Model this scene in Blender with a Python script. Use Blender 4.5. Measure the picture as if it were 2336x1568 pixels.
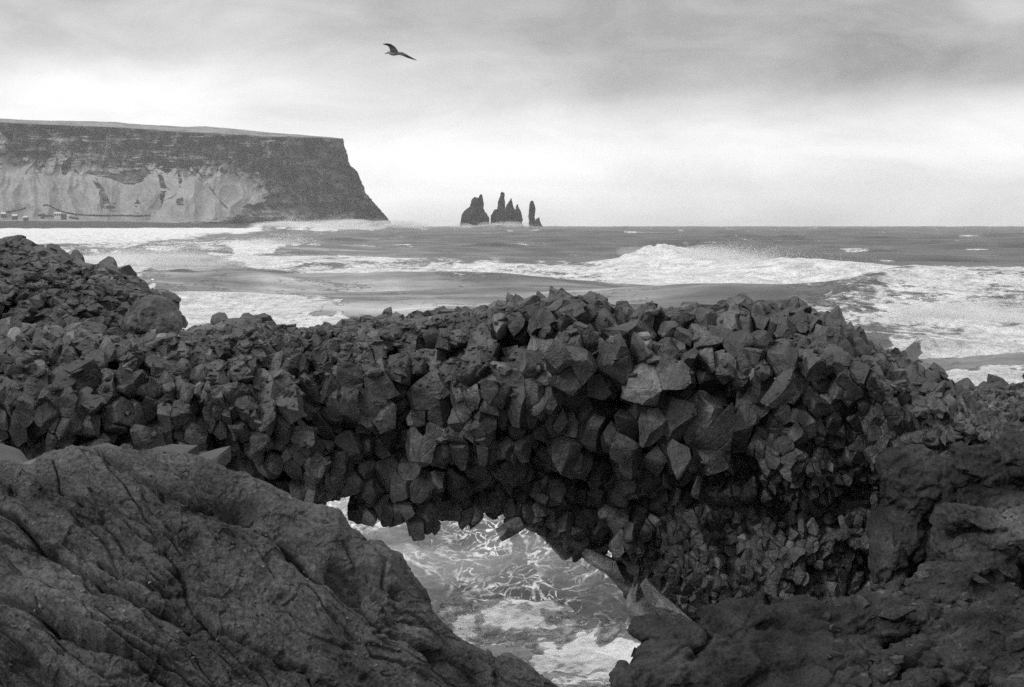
import bpy, bmesh, math, random
from mathutils.bvhtree import BVHTree
import numpy as np
from mathutils import Vector, kdtree

for _o in list(bpy.data.objects):
    bpy.data.objects.remove(_o, do_unlink=True)
SC = bpy.context.scene
COL = SC.collection
rng = np.random.default_rng(11)
random.seed(11)

# ------------------------------------------------------------------ camera
F = 3504.0          # focal length in the 2336-wide measuring frame
UC, VE = 1168.0, 511.5   # image centre column, eye-level row
CAMH = 8.0          # eye height above the sea
RE = 6.37e6
cam_d = bpy.data.cameras.new('camera')
cam = bpy.data.objects.new('camera', cam_d); COL.objects.link(cam)
cam_d.sensor_width = 36.0
cam_d.lens = 36.0 * F / 2336.0
cam.location = (0, 0, CAMH)
cam.rotation_euler = (math.radians(90), 0, 0)
cam_d.shift_y = -(784.0 - VE) / 2336.0
cam_d.clip_start = 0.1
cam_d.clip_end = 60000
SC.camera = cam

# ------------------------------------------------------------------ render
SC.render.engine = 'CYCLES'
SC.cycles.use_denoising = False
SC.cycles.max_bounces = 6
SC.cycles.diffuse_bounces = 2
SC.cycles.volume_bounces = 1
SC.cycles.use_adaptive_sampling = True
SC.cycles.adaptive_threshold = 0.004
SC.view_settings.view_transform = 'Standard'
SC.view_settings.look = 'None'
SC.view_settings.gamma = 1.0
SC.view_settings.exposure = 0.0
SC.view_settings.use_curve_mapping = False

# ------------------------------------------------------------------ node helper
class NT:
    def __init__(s, tree):
        s.t = tree; s.n = tree.nodes; s.l = tree.links
    def add(s, typ, **kw):
        nd = s.n.new(typ)
        for k, v in kw.items():
            setattr(nd, k, v)
        return nd
    def lk(s, a, b): s.l.new(a, b)
    def setin(s, sock, v):
        if hasattr(v, 'is_output') or isinstance(v, bpy.types.NodeSocket): s.l.new(v, sock)
        else: sock.default_value = v
    def math(s, op, a, b=None, c=None, clamp=False):
        nd = s.add('ShaderNodeMath', operation=op, use_clamp=clamp)
        s.setin(nd.inputs[0], a)
        if b is not None: s.setin(nd.inputs[1], b)
        if c is not None: s.setin(nd.inputs[2], c)
        return nd.outputs[0]
    def noise(s, vec, scale, detail=4, rough=0.5, dist=0.0):
        nd = s.add('ShaderNodeTexNoise')
        if vec is not None: s.lk(vec, nd.inputs['Vector'])
        nd.inputs['Scale'].default_value = scale
        nd.inputs['Detail'].default_value = detail
        nd.inputs['Roughness'].default_value = rough
        nd.inputs['Distortion'].default_value = dist
        return nd.outputs['Fac']
    def mapr(s, v, a, b, c, d, smooth=False):
        nd = s.add('ShaderNodeMapRange')
        if smooth: nd.interpolation_type = 'SMOOTHSTEP'
        s.setin(nd.inputs['Value'], v)
        for i, q in zip(('From Min', 'From Max', 'To Min', 'To Max'), (a, b, c, d)):
            s.setin(nd.inputs[i], q)
        return nd.outputs['Result']
    def attr(s, name):
        nd = s.add('ShaderNodeAttribute'); nd.attribute_name = name
        return nd.outputs['Fac']
    def mapping(s, vec, scale, rot=(0, 0, 0), loc=(0, 0, 0)):
        nd = s.add('ShaderNodeMapping')
        s.lk(vec, nd.inputs['Vector'])
        nd.inputs['Scale'].default_value = scale
        nd.inputs['Rotation'].default_value = rot
        nd.inputs['Location'].default_value = loc
        return nd.outputs['Vector']
    def grey(s, v):
        nd = s.add('ShaderNodeCombineColor')
        for i in range(3): s.setin(nd.inputs[i], v)
        return nd.outputs['Color']

# ------------------------------------------------------------------ world: overcast sky
SUN_EL, SUN_AZ = math.radians(34), math.radians(-126)   # azimuth from +Y towards +X
world = bpy.data.worlds.new('World'); SC.world = world
world.use_nodes = True
W = NT(world.node_tree); W.n.clear()
w_out = W.add('ShaderNodeOutputWorld'); bg = W.add('ShaderNodeBackground')
W.lk(bg.outputs[0], w_out.inputs[0])
bg.inputs['Strength'].default_value = 0.1
sky = W.add('ShaderNodeTexSky'); sky.sky_type = 'NISHITA'; sky.sun_disc = False
sky.sun_elevation = SUN_EL; sky.sun_rotation = SUN_AZ
bw = W.add('ShaderNodeRGBToBW'); W.lk(sky.outputs[0], bw.inputs[0])
tc = W.add('ShaderNodeTexCoord')
sep = W.add('ShaderNodeSeparateXYZ'); W.lk(tc.outputs['Generated'], sep.inputs[0])
X, Y, Z = sep.outputs
# direction coordinates: a = azimuth-like tangent, e = elevation-like tangent (fractions of the half-dome in front)
yy = W.math('MAXIMUM', Y, 0.05)
A = W.math('DIVIDE', X, yy); E = W.math('DIVIDE', Z, yy)
Ec = W.math('MINIMUM', W.math('MAXIMUM', E, -0.02), 3.0)
cmb = W.add('ShaderNodeCombineXYZ')
W.lk(W.math('MULTIPLY', A, 1.0), cmb.inputs[0]); W.lk(Ec, cmb.inputs[1])
v1 = W.mapping(cmb.outputs[0], (3.2, 13.0, 1), (0, 0, math.radians(-7)))
n1 = W.noise(v1, 1.0, 4, 0.5, 0.4)
v2 = W.mapping(cmb.outputs[0], (9.0, 24.0, 1), (0, 0, math.radians(-10)), (3.1, 1.7, 0))
n2 = W.noise(v2, 1.0, 8, 0.62, 0.5)
def wgauss(a0, e0, sa, se, amp):
    da = W.math('DIVIDE', W.math('SUBTRACT', A, a0), sa)
    de = W.math('DIVIDE', W.math('SUBTRACT', E, e0), se)
    r2 = W.math('ADD', W.math('MULTIPLY', da, da), W.math('MULTIPLY', de, de))
    return W.math('MULTIPLY', W.math('EXPONENT', W.math('MULTIPLY', r2, -1.0)), amp)
def UA(u): return (u - UC) / F
def VEl(v): return (VE - v) / F
# base brightness by elevation (linear)
ramp = W.add('ShaderNodeValToRGB')
W.lk(W.math('MULTIPLY', W.math('ADD', Ec, 0.02), 1 / 0.30), ramp.inputs[0])
cr = ramp.color_ramp
pts = [(0.0, .66), (0.075, .72), (0.13, .86), (0.22, .90), (0.30, .78), (0.40, .60), (0.50, .47), (0.60, .44), (1.0, .50)]
cr.elements[0].position = pts[0][0]; cr.elements[0].color = (pts[0][1],) * 3 + (1,)
cr.elements[1].position = pts[-1][0]; cr.elements[1].color = (pts[-1][1],) * 3 + (1,)
for p, c in pts[1:-1]:
    e = cr.elements.new(p); e.color = (c, c, c, 1)
base = W.math('MULTIPLY', ramp.outputs[0], W.mapr(Ec, 0, .12, 1.28, 1.1))
tot = W.math('ADD', base, W.math('MULTIPLY', W.math('SUBTRACT', n1, 0.5), 0.60))
tot = W.math('ADD', tot, W.math('MULTIPLY', W.math('SUBTRACT', n2, 0.5), 0.62))
for g in [(UA(1000), VEl(420), .20, .030, .34), (UA(60), VEl(190), .16, .030, .34), (UA(450), VEl(30), .16, .014, .10), (UA(700), VEl(200), .12, .018, .12),
          (UA(1550), VEl(195), .16, .018, -.20), (UA(950), VEl(70), .10, .014, -.10), (UA(1450), VEl(100), .12, .02, -.08),
          (UA(2280), VEl(20), .03, .02, .16), (UA(1700), VEl(60), .05, .02, .08), (UA(2250), VEl(330), .14, .03, .08),
          (UA(2100), VEl(150), .12, .015, -.10), (UA(350), VEl(60), .10, .012, .06)]:
    tot = W.math('ADD', tot, wgauss(*g))
tot = W.math('MAXIMUM', tot, 0.2)
# high sky overhead and behind the viewer: the thin bright part of the cloud deck
zen = W.mapr(Z, 0.30, 0.85, 0.0, 0.65, True)
front = W.mapr(Y, 0.05, 0.35, 0.0, 1.0, True)
behind = W.mapr(Z, 0.0, 0.5, 0.14, 0.66, True)
mixf = W.add('ShaderNodeMix'); mixf.data_type = 'FLOAT'
W.lk(front, mixf.inputs[0]); W.lk(behind, mixf.inputs[2]); W.lk(tot, mixf.inputs[3])
cloud = W.math('MULTIPLY', W.math('ADD', mixf.outputs[0], zen), 10.0)
fin = W.math('ADD', W.math('MULTIPLY', cloud, 0.97), W.math('MULTIPLY', bw.outputs[0], 0.03))
W.lk(W.grey(fin), bg.inputs['Color'])

sun_d = bpy.data.lights.new('sun', 'SUN'); sun_d.energy = 1.5; sun_d.angle = math.radians(10)
sun_d.color = (1, 1, 1)
sun = bpy.data.objects.new('sun', sun_d); COL.objects.link(sun)
sdir = Vector((math.sin(SUN_AZ) * math.cos(SUN_EL), math.cos(SUN_AZ) * math.cos(SUN_EL), math.sin(SUN_EL)))
sun.rotation_euler = sdir.to_track_quat('Z', 'Y').to_euler()

# ------------------------------------------------------------------ numpy helpers
_T = rng.random((64, 64, 64)).astype(np.float32) * 2 - 1
def vnoise(p):
    """value noise in -1..1, p (N,3)"""
    f = np.floor(p); t = (p - f).astype(np.float32); t = t * t * (3 - 2 * t)
    i = f.astype(np.int64) & 63; j = (i + 1) & 63
    x0, y0, z0 = i.T; x1, y1, z1 = j.T; tx, ty, tz = t.T
    a = _T[x0, y0, z0] * (1 - tx) + _T[x1, y0, z0] * tx
    b = _T[x0, y1, z0] * (1 - tx) + _T[x1, y1, z0] * tx
    c = _T[x0, y0, z1] * (1 - tx) + _T[x1, y0, z1] * tx
    d = _T[x0, y1, z1] * (1 - tx) + _T[x1, y1, z1] * tx
    return (a * (1 - ty) + b * ty) * (1 - tz) + (c * (1 - ty) + d * ty) * tz
_R = np.array([[.36, .48, -.8], [-.8, .6, 0], [.48, .64, .6]])
def fbm(p, octv=4, gain=0.5, ridged=False):
    p = np.asarray(p, dtype=np.float64); shp = p.shape[:-1]; p = p.reshape(-1, 3); s = 0; a = 1; w = 0
    for k in range(octv):
        n = vnoise(p)
        if ridged: n = 1 - 2 * np.abs(n)
        s = s + a * n; w += a; a *= gain
        p = p @ _R.T * 2.03 + 17.3 + k
    return (s / w).reshape(shp)
_S = rng.random((32, 32, 32, 7)).astype(np.float32)
def facet(P, tilt=.5, jump=.5):
    """piecewise planar relief: random steps and tilts per jittered cell (P in cell units)"""
    P = np.asarray(P, float); shp = P.shape[:-1]; P = P.reshape(-1, 3); out = np.zeros(len(P))
    for a in range(0, len(P), 400000):
        p = P[a:a + 400000]; b = np.floor(p).astype(np.int64); best = np.full(len(p), 9e9); val = np.zeros(len(p))
        for dx in (-1, 0, 1):
            for dy in (-1, 0, 1):
                for dz in (-1, 0, 1):
                    c = b + np.array([dx, dy, dz]); h = _S[c[:, 0] & 31, c[:, 1] & 31, c[:, 2] & 31]
                    d = p - c - h[:, :3]; r2 = (d * d).sum(1)
                    v_ = (h[:, 3] - .5) * 2 * jump + (d * (h[:, 4:7] - .5)).sum(1) * 2 * tilt
                    m = r2 < best; best = np.where(m, r2, best); val = np.where(m, v_, val)
        out[a:a + 400000] = val
    return out.reshape(shp)
def col3(x, y, z=None):
    if z is None: z = np.zeros_like(x)
    return np.stack([np.broadcast_to(x, np.shape(y)) if np.ndim(x) == 0 else x, y, z], -1)
def smooth(a, b, x):
    t = np.clip((x - a) / (b - a), 0, 1); return t * t * (3 - 2 * t)
def interp(x, pts):
    pts = np.array(pts, float); return np.interp(x, pts[:, 0], pts[:, 1])
def poly_sd(px, py, poly):
    """signed distance, positive inside"""
    P = np.array(poly, float); Q = np.roll(P, -1, 0)
    d2 = np.full(px.shape, 1e30); ins = np.zeros(px.shape, bool)
    for (ax, ay), (bx, by) in zip(P, Q):
        ex, ey = bx - ax, by - ay; wx, wy = px - ax, py - ay
        t = np.clip((wx * ex + wy * ey) / (ex * ex + ey * ey + 1e-12), 0, 1)
        d2 = np.minimum(d2, (wx - ex * t) ** 2 + (wy - ey * t) ** 2)
        c = ((ay > py) != (by > py))
        if ey != 0: ins ^= c & (px < ex * (py - ay) / ey + ax)
    d = np.sqrt(d2); return np.where(ins, d, -d)
def line_d(px, py, line):
    d2 = np.full(px.shape, 1e30)
    for (ax, ay), (bx, by) in zip(line[:-1], line[1:]):
        ex, ey = bx - ax, by - ay; wx, wy = px - ax, py - ay
        t = np.clip((wx * ex + wy * ey) / (ex * ex + ey * ey + 1e-12), 0, 1)
        d2 = np.minimum(d2, (wx - ex * t) ** 2 + (wy - ey * t) ** 2)
    return np.sqrt(d2)
def wx(u, D): return (u - UC) / F * D          # picture column -> world x at distance D
def wz(v, D): return CAMH - (v - VE) / F * D   # picture row -> world z at distance D

def new_obj(name, me, mat=None, parent=None, label=None, cat=None, group=None, kind=None):
    o = bpy.data.objects.new(name, me); COL.objects.link(o)
    if mat is not None and me is not None: me.materials.append(mat)
    if parent is not None: o.parent = parent
    if label: o['label'] = label
    if cat: o['category'] = cat
    if group: o['group'] = group
    if kind: o['kind'] = kind
    return o
def mesh_from(name, V, Fc, smoothed=True, attrs=None):
    me = bpy.data.meshes.new(name)
    V = np.ascontiguousarray(V, np.float32); Fc = np.ascontiguousarray(Fc, np.int32)
    k = Fc.shape[1]; n = len(Fc)
    me.vertices.add(len(V)); me.vertices.foreach_set('co', V.ravel())
    me.loops.add(n * k); me.loops.foreach_set('vertex_index', Fc.ravel())
    me.polygons.add(n); me.polygons.foreach_set('loop_start', np.arange(0, n * k, k, dtype=np.int32))
    me.polygons.foreach_set('loop_total', np.full(n, k, np.int32))
    me.polygons.foreach_set('use_smooth', np.full(n, smoothed))
    for a, val in (attrs or {}).items():
        at = me.attributes.new(a, 'FLOAT', 'POINT'); at.data.foreach_set('value', np.ascontiguousarray(val, np.float32).ravel())
    me.update(calc_edges=True); me.validate()
    return me
def grid_faces(nr, nc):
    i = np.arange(nr - 1)[:, None] * nc + np.arange(nc - 1)[None, :]
    i = i.ravel()
    return np.stack([i, i + 1, i + nc + 1, i + nc], -1)
def grid_normals(P):
    du = np.gradient(P, axis=1); dv = np.gradient(P, axis=0)
    n = np.cross(du, dv); n /= np.linalg.norm(n, axis=-1, keepdims=True) + 1e-12
    return n

# ------------------------------------------------------------------ materials
def mat_new(name):
    m = bpy.data.materials.new(name); m.use_nodes = True
    N = NT(m.node_tree); b = m.node_tree.nodes['Principled BSDF']
    return m, N, b
def rock_mat(name, lo, hi, scale, bump, rough=0.75, fine=60.0, tone=None, crack=0.0, crack_scale=4.0, spec=0.35, bdist=0.02):
    m, N, b = mat_new(name)
    tcn = N.add('ShaderNodeTexCoord'); P = tcn.outputs['Object']
    a = N.noise(P, scale, 8, 0.62, 0.3)
    f = N.noise(P, fine, 3, 0.7)
    v = N.math('ADD', N.math('MULTIPLY', a, 0.65), N.math('MULTIPLY', f, 0.35))
    val = N.mapr(v, 0.36, 0.64, lo, hi)
    sp = N.noise(P, fine * .45, 4, .75)
    val = N.math('MULTIPLY', val, N.mapr(sp, .36, .64, .65, 1.4))
    if tone: val = N.math('MULTIPLY', val, N.attr(tone))
    N.lk(N.grey(val), b.inputs['Base Color'])
    b.inputs['Roughness'].default_value = rough
    b.inputs['Specular IOR Level'].default_value = spec
    h = N.math('ADD', N.math('MULTIPLY', N.noise(P, scale * 3.2, 8, 0.65), 1.0), N.math('MULTIPLY', f, 0.25))
    if crack > 0:
        vo = N.add('ShaderNodeTexVoronoi'); vo.feature = 'DISTANCE_TO_EDGE'
        wv = N.add('ShaderNodeTexNoise'); wv.inputs['Scale'].default_value = 5; N.lk(P, wv.inputs['Vector'])
        mx = N.add('ShaderNodeMix'); mx.data_type = 'VECTOR'; mx.inputs[0].default_value = 0.12
        N.lk(P, mx.inputs[4]); N.lk(wv.outputs['Color'], mx.inputs[5]); N.lk(mx.outputs[1], vo.inputs['Vector'])
        vo.inputs['Scale'].default_value = crack_scale
        cl = N.mapr(vo.outputs['Distance'], 0.0, 0.035, 1.0, 0.0, True)
        h = N.math('SUBTRACT', h, N.math('MULTIPLY', cl, crack))
    bp = N.add('ShaderNodeBump'); bp.inputs['Strength'].default_value = bump; bp.inputs['Distance'].default_value = bdist
    N.lk(h, bp.inputs['Height']); N.lk(bp.outputs[0], b.inputs['Normal'])
    return m
M_basalt = rock_mat('basalt_material', .003, .082, 2.6, 1.0, 0.46, 45, 'tone', 0.16, 3.4, 0.6, 0.03)
M_tuff = rock_mat('tuff_material', .006, .112, 1.3, .8, 0.9, 70, 'tone', 0.0, 1, 0.2, 0.03)
M_tuff2 = rock_mat('dark_tuff_material', .005, .056, 1.3, 1.0, 0.9, 60, 'tone', 0.0, 1, 0.2, 0.035)
M_stack = rock_mat('sea_stack_material', .02, .05, .05, 0.8, 0.9, .4, None, 0, 1, 0.2, 2.0)

def headland_mat():
    m, N, b = mat_new('headland_material')
    tcn = N.add('ShaderNodeTexCoord'); P = tcn.outputs['Object']
    g = N.noise(P, .012, 6, .6); f = N.noise(P, .09, 6, .7)
    g2 = N.noise(N.mapping(P, (1, .5, 1.9)), .022, 6, .62, .5)
    mask = N.attr('grass')
    mk = N.mapr(N.math('ADD', mask, N.math('MULTIPLY', N.math('SUBTRACT', g2, .5), 0.9)), 0.42, 0.58, 0, 1, True)
    light = N.mapr(N.math('ADD', N.math('MULTIPLY', g, .5), N.math('MULTIPLY', f, .5)), .36, .64, .16, .34)
    dark = N.mapr(N.math('ADD', N.math('MULTIPLY', g2, .75), N.math('MULTIPLY', f, .25)), .42, .60, .003, .095)
    dark = N.math('MULTIPLY', dark, N.mapr(N.noise(N.mapping(P, (1, .4, 1.5)), .011, 5, .65, .8), .38, .60, .4, 2.0))
    mx = N.add('ShaderNodeMix'); mx.data_type = 'FLOAT'
    N.lk(mk, mx.inputs[0]); N.lk(dark, mx.inputs[2]); N.lk(light, mx.inputs[3])
    N.lk(N.grey(mx.outputs[0]), b.inputs['Base Color'])
    b.inputs['Roughness'].default_value = 1.0; b.inputs['Specular IOR Level'].default_value = 0.1
    bp = N.add('ShaderNodeBump'); bp.inputs['Strength'].default_value = .5; bp.inputs['Distance'].default_value = 5.0
    N.lk(N.math('ADD', N.math('MULTIPLY', f, .35), N.math('MULTIPLY', g2, 2.2)), bp.inputs['Height']); N.lk(bp.outputs[0], b.inputs['Normal'])
    return m
M_head = headland_mat()

def simple_mat(name, v, rough=0.8, var=0.0, scale=1.0, spec=0.3):
    m, N, b = mat_new(name)
    tcn = N.add('ShaderNodeTexCoord')
    n = N.noise(tcn.outputs['Object'], scale, 5, .6)
    N.lk(N.grey(N.mapr(n, .3, .7, v * (1 - var), v * (1 + var))), b.inputs['Base Color'])
    b.inputs['Roughness'].default_value = rough; b.inputs['Specular IOR Level'].default_value = spec
    return m
M_sand = simple_mat('black_sand_material', .05, .9, .25, .02)
M_white = simple_mat('white_wall_material', .5, .6, .05, .3)
M_roof = simple_mat('pale_roof_material', .6, .5, .08, .3)
M_dark = simple_mat('dark_roof_material', .06, .6, .1, .3)
M_glass = simple_mat('window_glass_material', .03, .15, .1, 1)
M_wood = simple_mat('hedge_material', .03, .9, .4, .3)

def sea_mat():
    m, N, b = mat_new('sea_material')
    tcn = N.add('ShaderNodeTexCoord'); P = tcn.outputs['Object']
    foam = N.attr('foam'); web = N.attr('web')
    # drifting streaky foam
    s1 = N.noise(N.mapping(P, (.10, .16, .10)), 1.0, 10, .68, .6)
    s2 = N.noise(N.mapping(P, (.9, 1.3, 1.0), (0, 0, .35)), 1.0, 8, .7, .5)
    sA = N.math('ADD', N.math('MULTIPLY', s1, .55), N.math('MULTIPLY', s2, .45))
    sA = N.mapr(sA, .36, .64, 0, 1)
    th = N.math('SUBTRACT', .96, N.math('MULTIPLY', foam, 1.06))
    mA = N.mapr(sA, N.math('SUBTRACT', th, .10), N.math('ADD', th, .20), 0, 1)
    # foam lace on the near water: warped cell edges
    wn = N.add('ShaderNodeTexNoise'); wn.inputs['Scale'].default_value = .8; wn.inputs['Detail'].default_value = 5
    N.lk(P, wn.inputs['Vector'])
    mixv = N.add('ShaderNodeMix'); mixv.data_type = 'VECTOR'; mixv.inputs[0].default_value = 0.55
    N.lk(P, mixv.inputs[4]); N.lk(wn.outputs['Color'], mixv.inputs[5])
    sc = N.add('ShaderNodeVectorMath', operation='SCALE'); N.lk(wn.outputs['Color'], sc.inputs[0]); sc.inputs[3].default_value = 1.5
    ad = N.add('ShaderNodeVectorMath', operation='ADD'); N.lk(P, ad.inputs[0]); N.lk(sc.outputs[0], ad.inputs[1])
    flat = N.mapping(ad.outputs[0], (1, 1.0, .0), (0, 0, .3))
    webs = None
    for scl, wd in ((.5, .055), (1.3, .07), (3.1, .08)):
        vo = N.add('ShaderNodeTexVoronoi'); vo.feature = 'DISTANCE_TO_EDGE'; vo.inputs['Scale'].default_value = scl
        N.lk(flat, vo.inputs['Vector'])
        wmod = N.math('MULTIPLY', N.mapr(N.noise(P, scl * 1.3, 5, .7), .40, .66, .0, 1.5), wd)
        e = N.mapr(vo.outputs['Distance'], 0.0, wmod, 1.0, 0.0, True)
        webs = e if webs is None else N.math('MAXIMUM', webs, e)
    big = N.mapr(N.noise(P, .35, 5, .65, .4), .40, .60, .05, 1, True)
    webs = N.math('MULTIPLY', N.math('MULTIPLY', webs, web), big)
    speck = N.mapr(N.noise(N.mapping(P, (1, 1.5, 1)), 5.5, 6, .8), .60, .70, 0, .75, True)
    webs = N.math('MAXIMUM', webs, N.math('MULTIPLY', N.math('MULTIPLY', speck, web), big))
    webs = N.math('MULTIPLY', webs, N.mapr(N.noise(P, 3.4, 6, .75), .38, .54, .15, 1.15, ))
    fo = N.math('MAXIMUM', mA, webs)
    wv = N.mapr(N.noise(N.mapping(P, (.05, .12, .1)), 1, 7, .65), .36, .64, .45, 1.6)
    body = N.math('ADD', .022, N.math('ADD', N.math('MULTIPLY', N.attr('milk'), .34), N.math('MULTIPLY', foam, .10)))
    wl = N.mapr(N.noise(N.mapping(P, (.035, .26, .1), (0, 0, .08)), 1, 6, .65, .4), .36, .64, .45, 1.6)
    water = N.math('MULTIPLY', N.math('MULTIPLY', body, wv), wl)
    fn = N.math('ADD', N.math('MULTIPLY', N.noise(N.mapping(P, (.35, .5, .9), (0, 0, .3)), 1, 9, .72, .6), .6), N.math('MULTIPLY', N.noise(P, 2.3, 5, .7), .4))
    fcol = N.mapr(fn, .37, .57, .42, .97)
    mx = N.add('ShaderNodeMix'); mx.data_type = 'FLOAT'
    N.lk(fo, mx.inputs[0]); N.lk(water, mx.inputs[2]); N.lk(fcol, mx.inputs[3])
    N.lk(N.grey(mx.outputs[0]), b.inputs['Base Color'])
    N.lk(N.mapr(fo, 0, 1, .28, .9), b.inputs['Roughness'])
    N.lk(N.mapr(fo, 0, 1, .5, .1), b.inputs['Specular IOR Level'])
    b1 = N.noise(N.mapping(P, (.25, .5, .3), (0, 0, .2)), 1, 6, .6, .5)
    b2 = N.noise(N.mapping(P, (1.6, 2.6, 2), (0, 0, .4)), 1, 5, .6, .4)
    h = N.math('ADD', N.math('ADD', N.math('MULTIPLY', b1, .5), N.math('MULTIPLY', b2, .12)), N.math('MULTIPLY', N.math('MULTIPLY', fn, mA), N.mapr(web, 0, 1, 1.1, .35)))
    bp = N.add('ShaderNodeBump'); bp.inputs['Strength'].default_value = 1.0; bp.inputs['Distance'].default_value = 1.0
    N.lk(h, bp.inputs['Height']); N.lk(bp.outputs[0], b.inputs['Normal'])
    return m
M_sea = sea_mat()
M_spray = bpy.data.materials.new('spray_material'); M_spray.use_nodes = True
_N = NT(M_spray.node_tree); _N.n.clear()
_o = _N.add('ShaderNodeOutputMaterial'); _d = _N.add('ShaderNodeBsdfDiffuse'); _t = _N.add('ShaderNodeBsdfTranslucent'); _a = _N.add('ShaderNodeAddShader')
_d.inputs[0].default_value = (.6, .6, .6, 1); _t.inputs[0].default_value = (.38, .38, .38, 1)
_N.lk(_d.outputs[0], _a.inputs[0]); _N.lk(_t.outputs[0], _a.inputs[1]); _N.lk(_a.outputs[0], _o.inputs[0])

# ------------------------------------------------------------------ sea
def sea_z(x, y, u, v):
    r = np.random.default_rng(5)
    z = np.zeros_like(x)
    for k in range(14):
        lam = 14 * 1.18 ** k; th = math.radians(90 + r.uniform(-32, 32)); a = 0.0088 * lam * (1 if lam < 70 else .7)
        ph = (x * math.cos(th) + y * math.sin(th)) * 2 * math.pi / lam + r.uniform(0, 6.28)
        s = np.sin(ph + .35 * np.sin(x / lam / 2.1 + k)); z += a * (s + .35 * (s * s - .5)) * (1 - .45 * (y < 90) * (lam > 60))
    amp = .5 + .5 * vnoise(col3(x / 120, y / 90))
    z *= .65 + .5 * amp
    z += .42 * fbm(col3(x / 9, y / 5.5), 3) * (y < 900)
    near = smooth(140, 40, y)
    z += near * (.36 * fbm(col3((x * .9 + y * .3) / 2.2, y / 1.5), 4, .55, True) + .10 * fbm(col3(x / .7, y / .5), 3))
    return z
def ridge(y, yc, wf, wn):
    d = y - yc
    return np.exp(-np.where(d > 0, (d / wf) ** 2, (d / wn) ** 2))
def env(u, a, b, c, d): return smooth(a, b, u) * (1 - smooth(c, d, u))
def Dv(v): return CAMH * F / (v - VE)
BREAK = [  # (list of (u, v_base)), height(u) profile, far width, near width, roughness
    ([(1300, 622), (1480, 616), (1750, 626), (2100, 640), (2500, 650)], [(1340, 0), (1400, 1.2), (1450, 2.3), (1500, 3.3), (1560, 2.9), (1700, 1.7), (1900, 1.0), (2300, .8), (2500, .7)], 16, 9, .85),
    ([(1900, 716), (2200, 700), (2600, 696)], [(1880, 0), (2000, .8), (2300, 1.0), (2600, .8)], 7, 5, .35),
    ([(200, 632), (340, 636), (600, 652), (760, 668)], [(180, 1.6), (300, 2.3), (330, 2.6), (400, 1.8), (520, .8), (640, .3), (760, 0)], 12, 9, .15),
    ([(490, 572), (700, 572)], [(505, 0), (540, 2.6), (600, 2.2), (640, 1.6), (700, .6), (760, 0)], 14, 10, .5),
    ([(1800, 680), (2000, 676)], [(1800, 0), (1850, 1.2), (1960, .9), (2060, .1)], 6, 5, .3),
    ([(2000, 778), (2150, 775), (2336, 780), (2600, 780)], [(1960, 0), (2040, 1.8), (2100, 2.9), (2250, 2.3), (2600, 2.0)], 7, 5, .45),
    ([(760, 655), (1450, 660)], [(700, 0), (1000, .5), (1300, .3), (1500, 0)], 12, 9, 0),
    ([(560, 605), (900, 612)], [(560, 0), (700, 1.0), (800, .8), (950, 0)], 14, 12, 0),
    ([(400, 529), (760, 527)], [(560, 0), (600, 9), (640, 5), (700, 7), (745, 3), (800, 0)], 40, 30, .9),
    ([(850, 524), (1000, 524)], [(850, 0), (890, 7), (930, 3), (960, 0)], 40, 30, .9),
    ([(1160, 1330), (1500, 1420)], [(1100, 0), (1300, .25), (1440, .45), (1600, .3)], 1.6, .9, .1),
    ([(900, 1250), (1500, 1290)], [(880, .2), (1200, .25), (1500, .2)], 1.6, 1.2, .1),
]
def breakers(x, y, u):
    z = np.zeros_like(x)
    for line, hp, wf, wn, ro in BREAK:
        vb = interp(u, line); yc = CAMH * F / (vb - VE)
        h = interp(u, hp)
        m = (h > 0.01) & (np.abs(y - yc) < 4 * wf)
        if not m.any(): continue
        xs, ys = x[m], y[m]
        wob = fbm(col3(xs / (wf * 2), ys / wf), 2) * wf * .35
        g = h[m] * ridge(ys + wob, yc[m], wf, wn)
        if ro > 0: g *= 1 + ro * .55 * fbm(col3(xs / (wf * .45), ys / (wf * .35), g), 4, .6)
        z[m] += g
    return z
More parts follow.
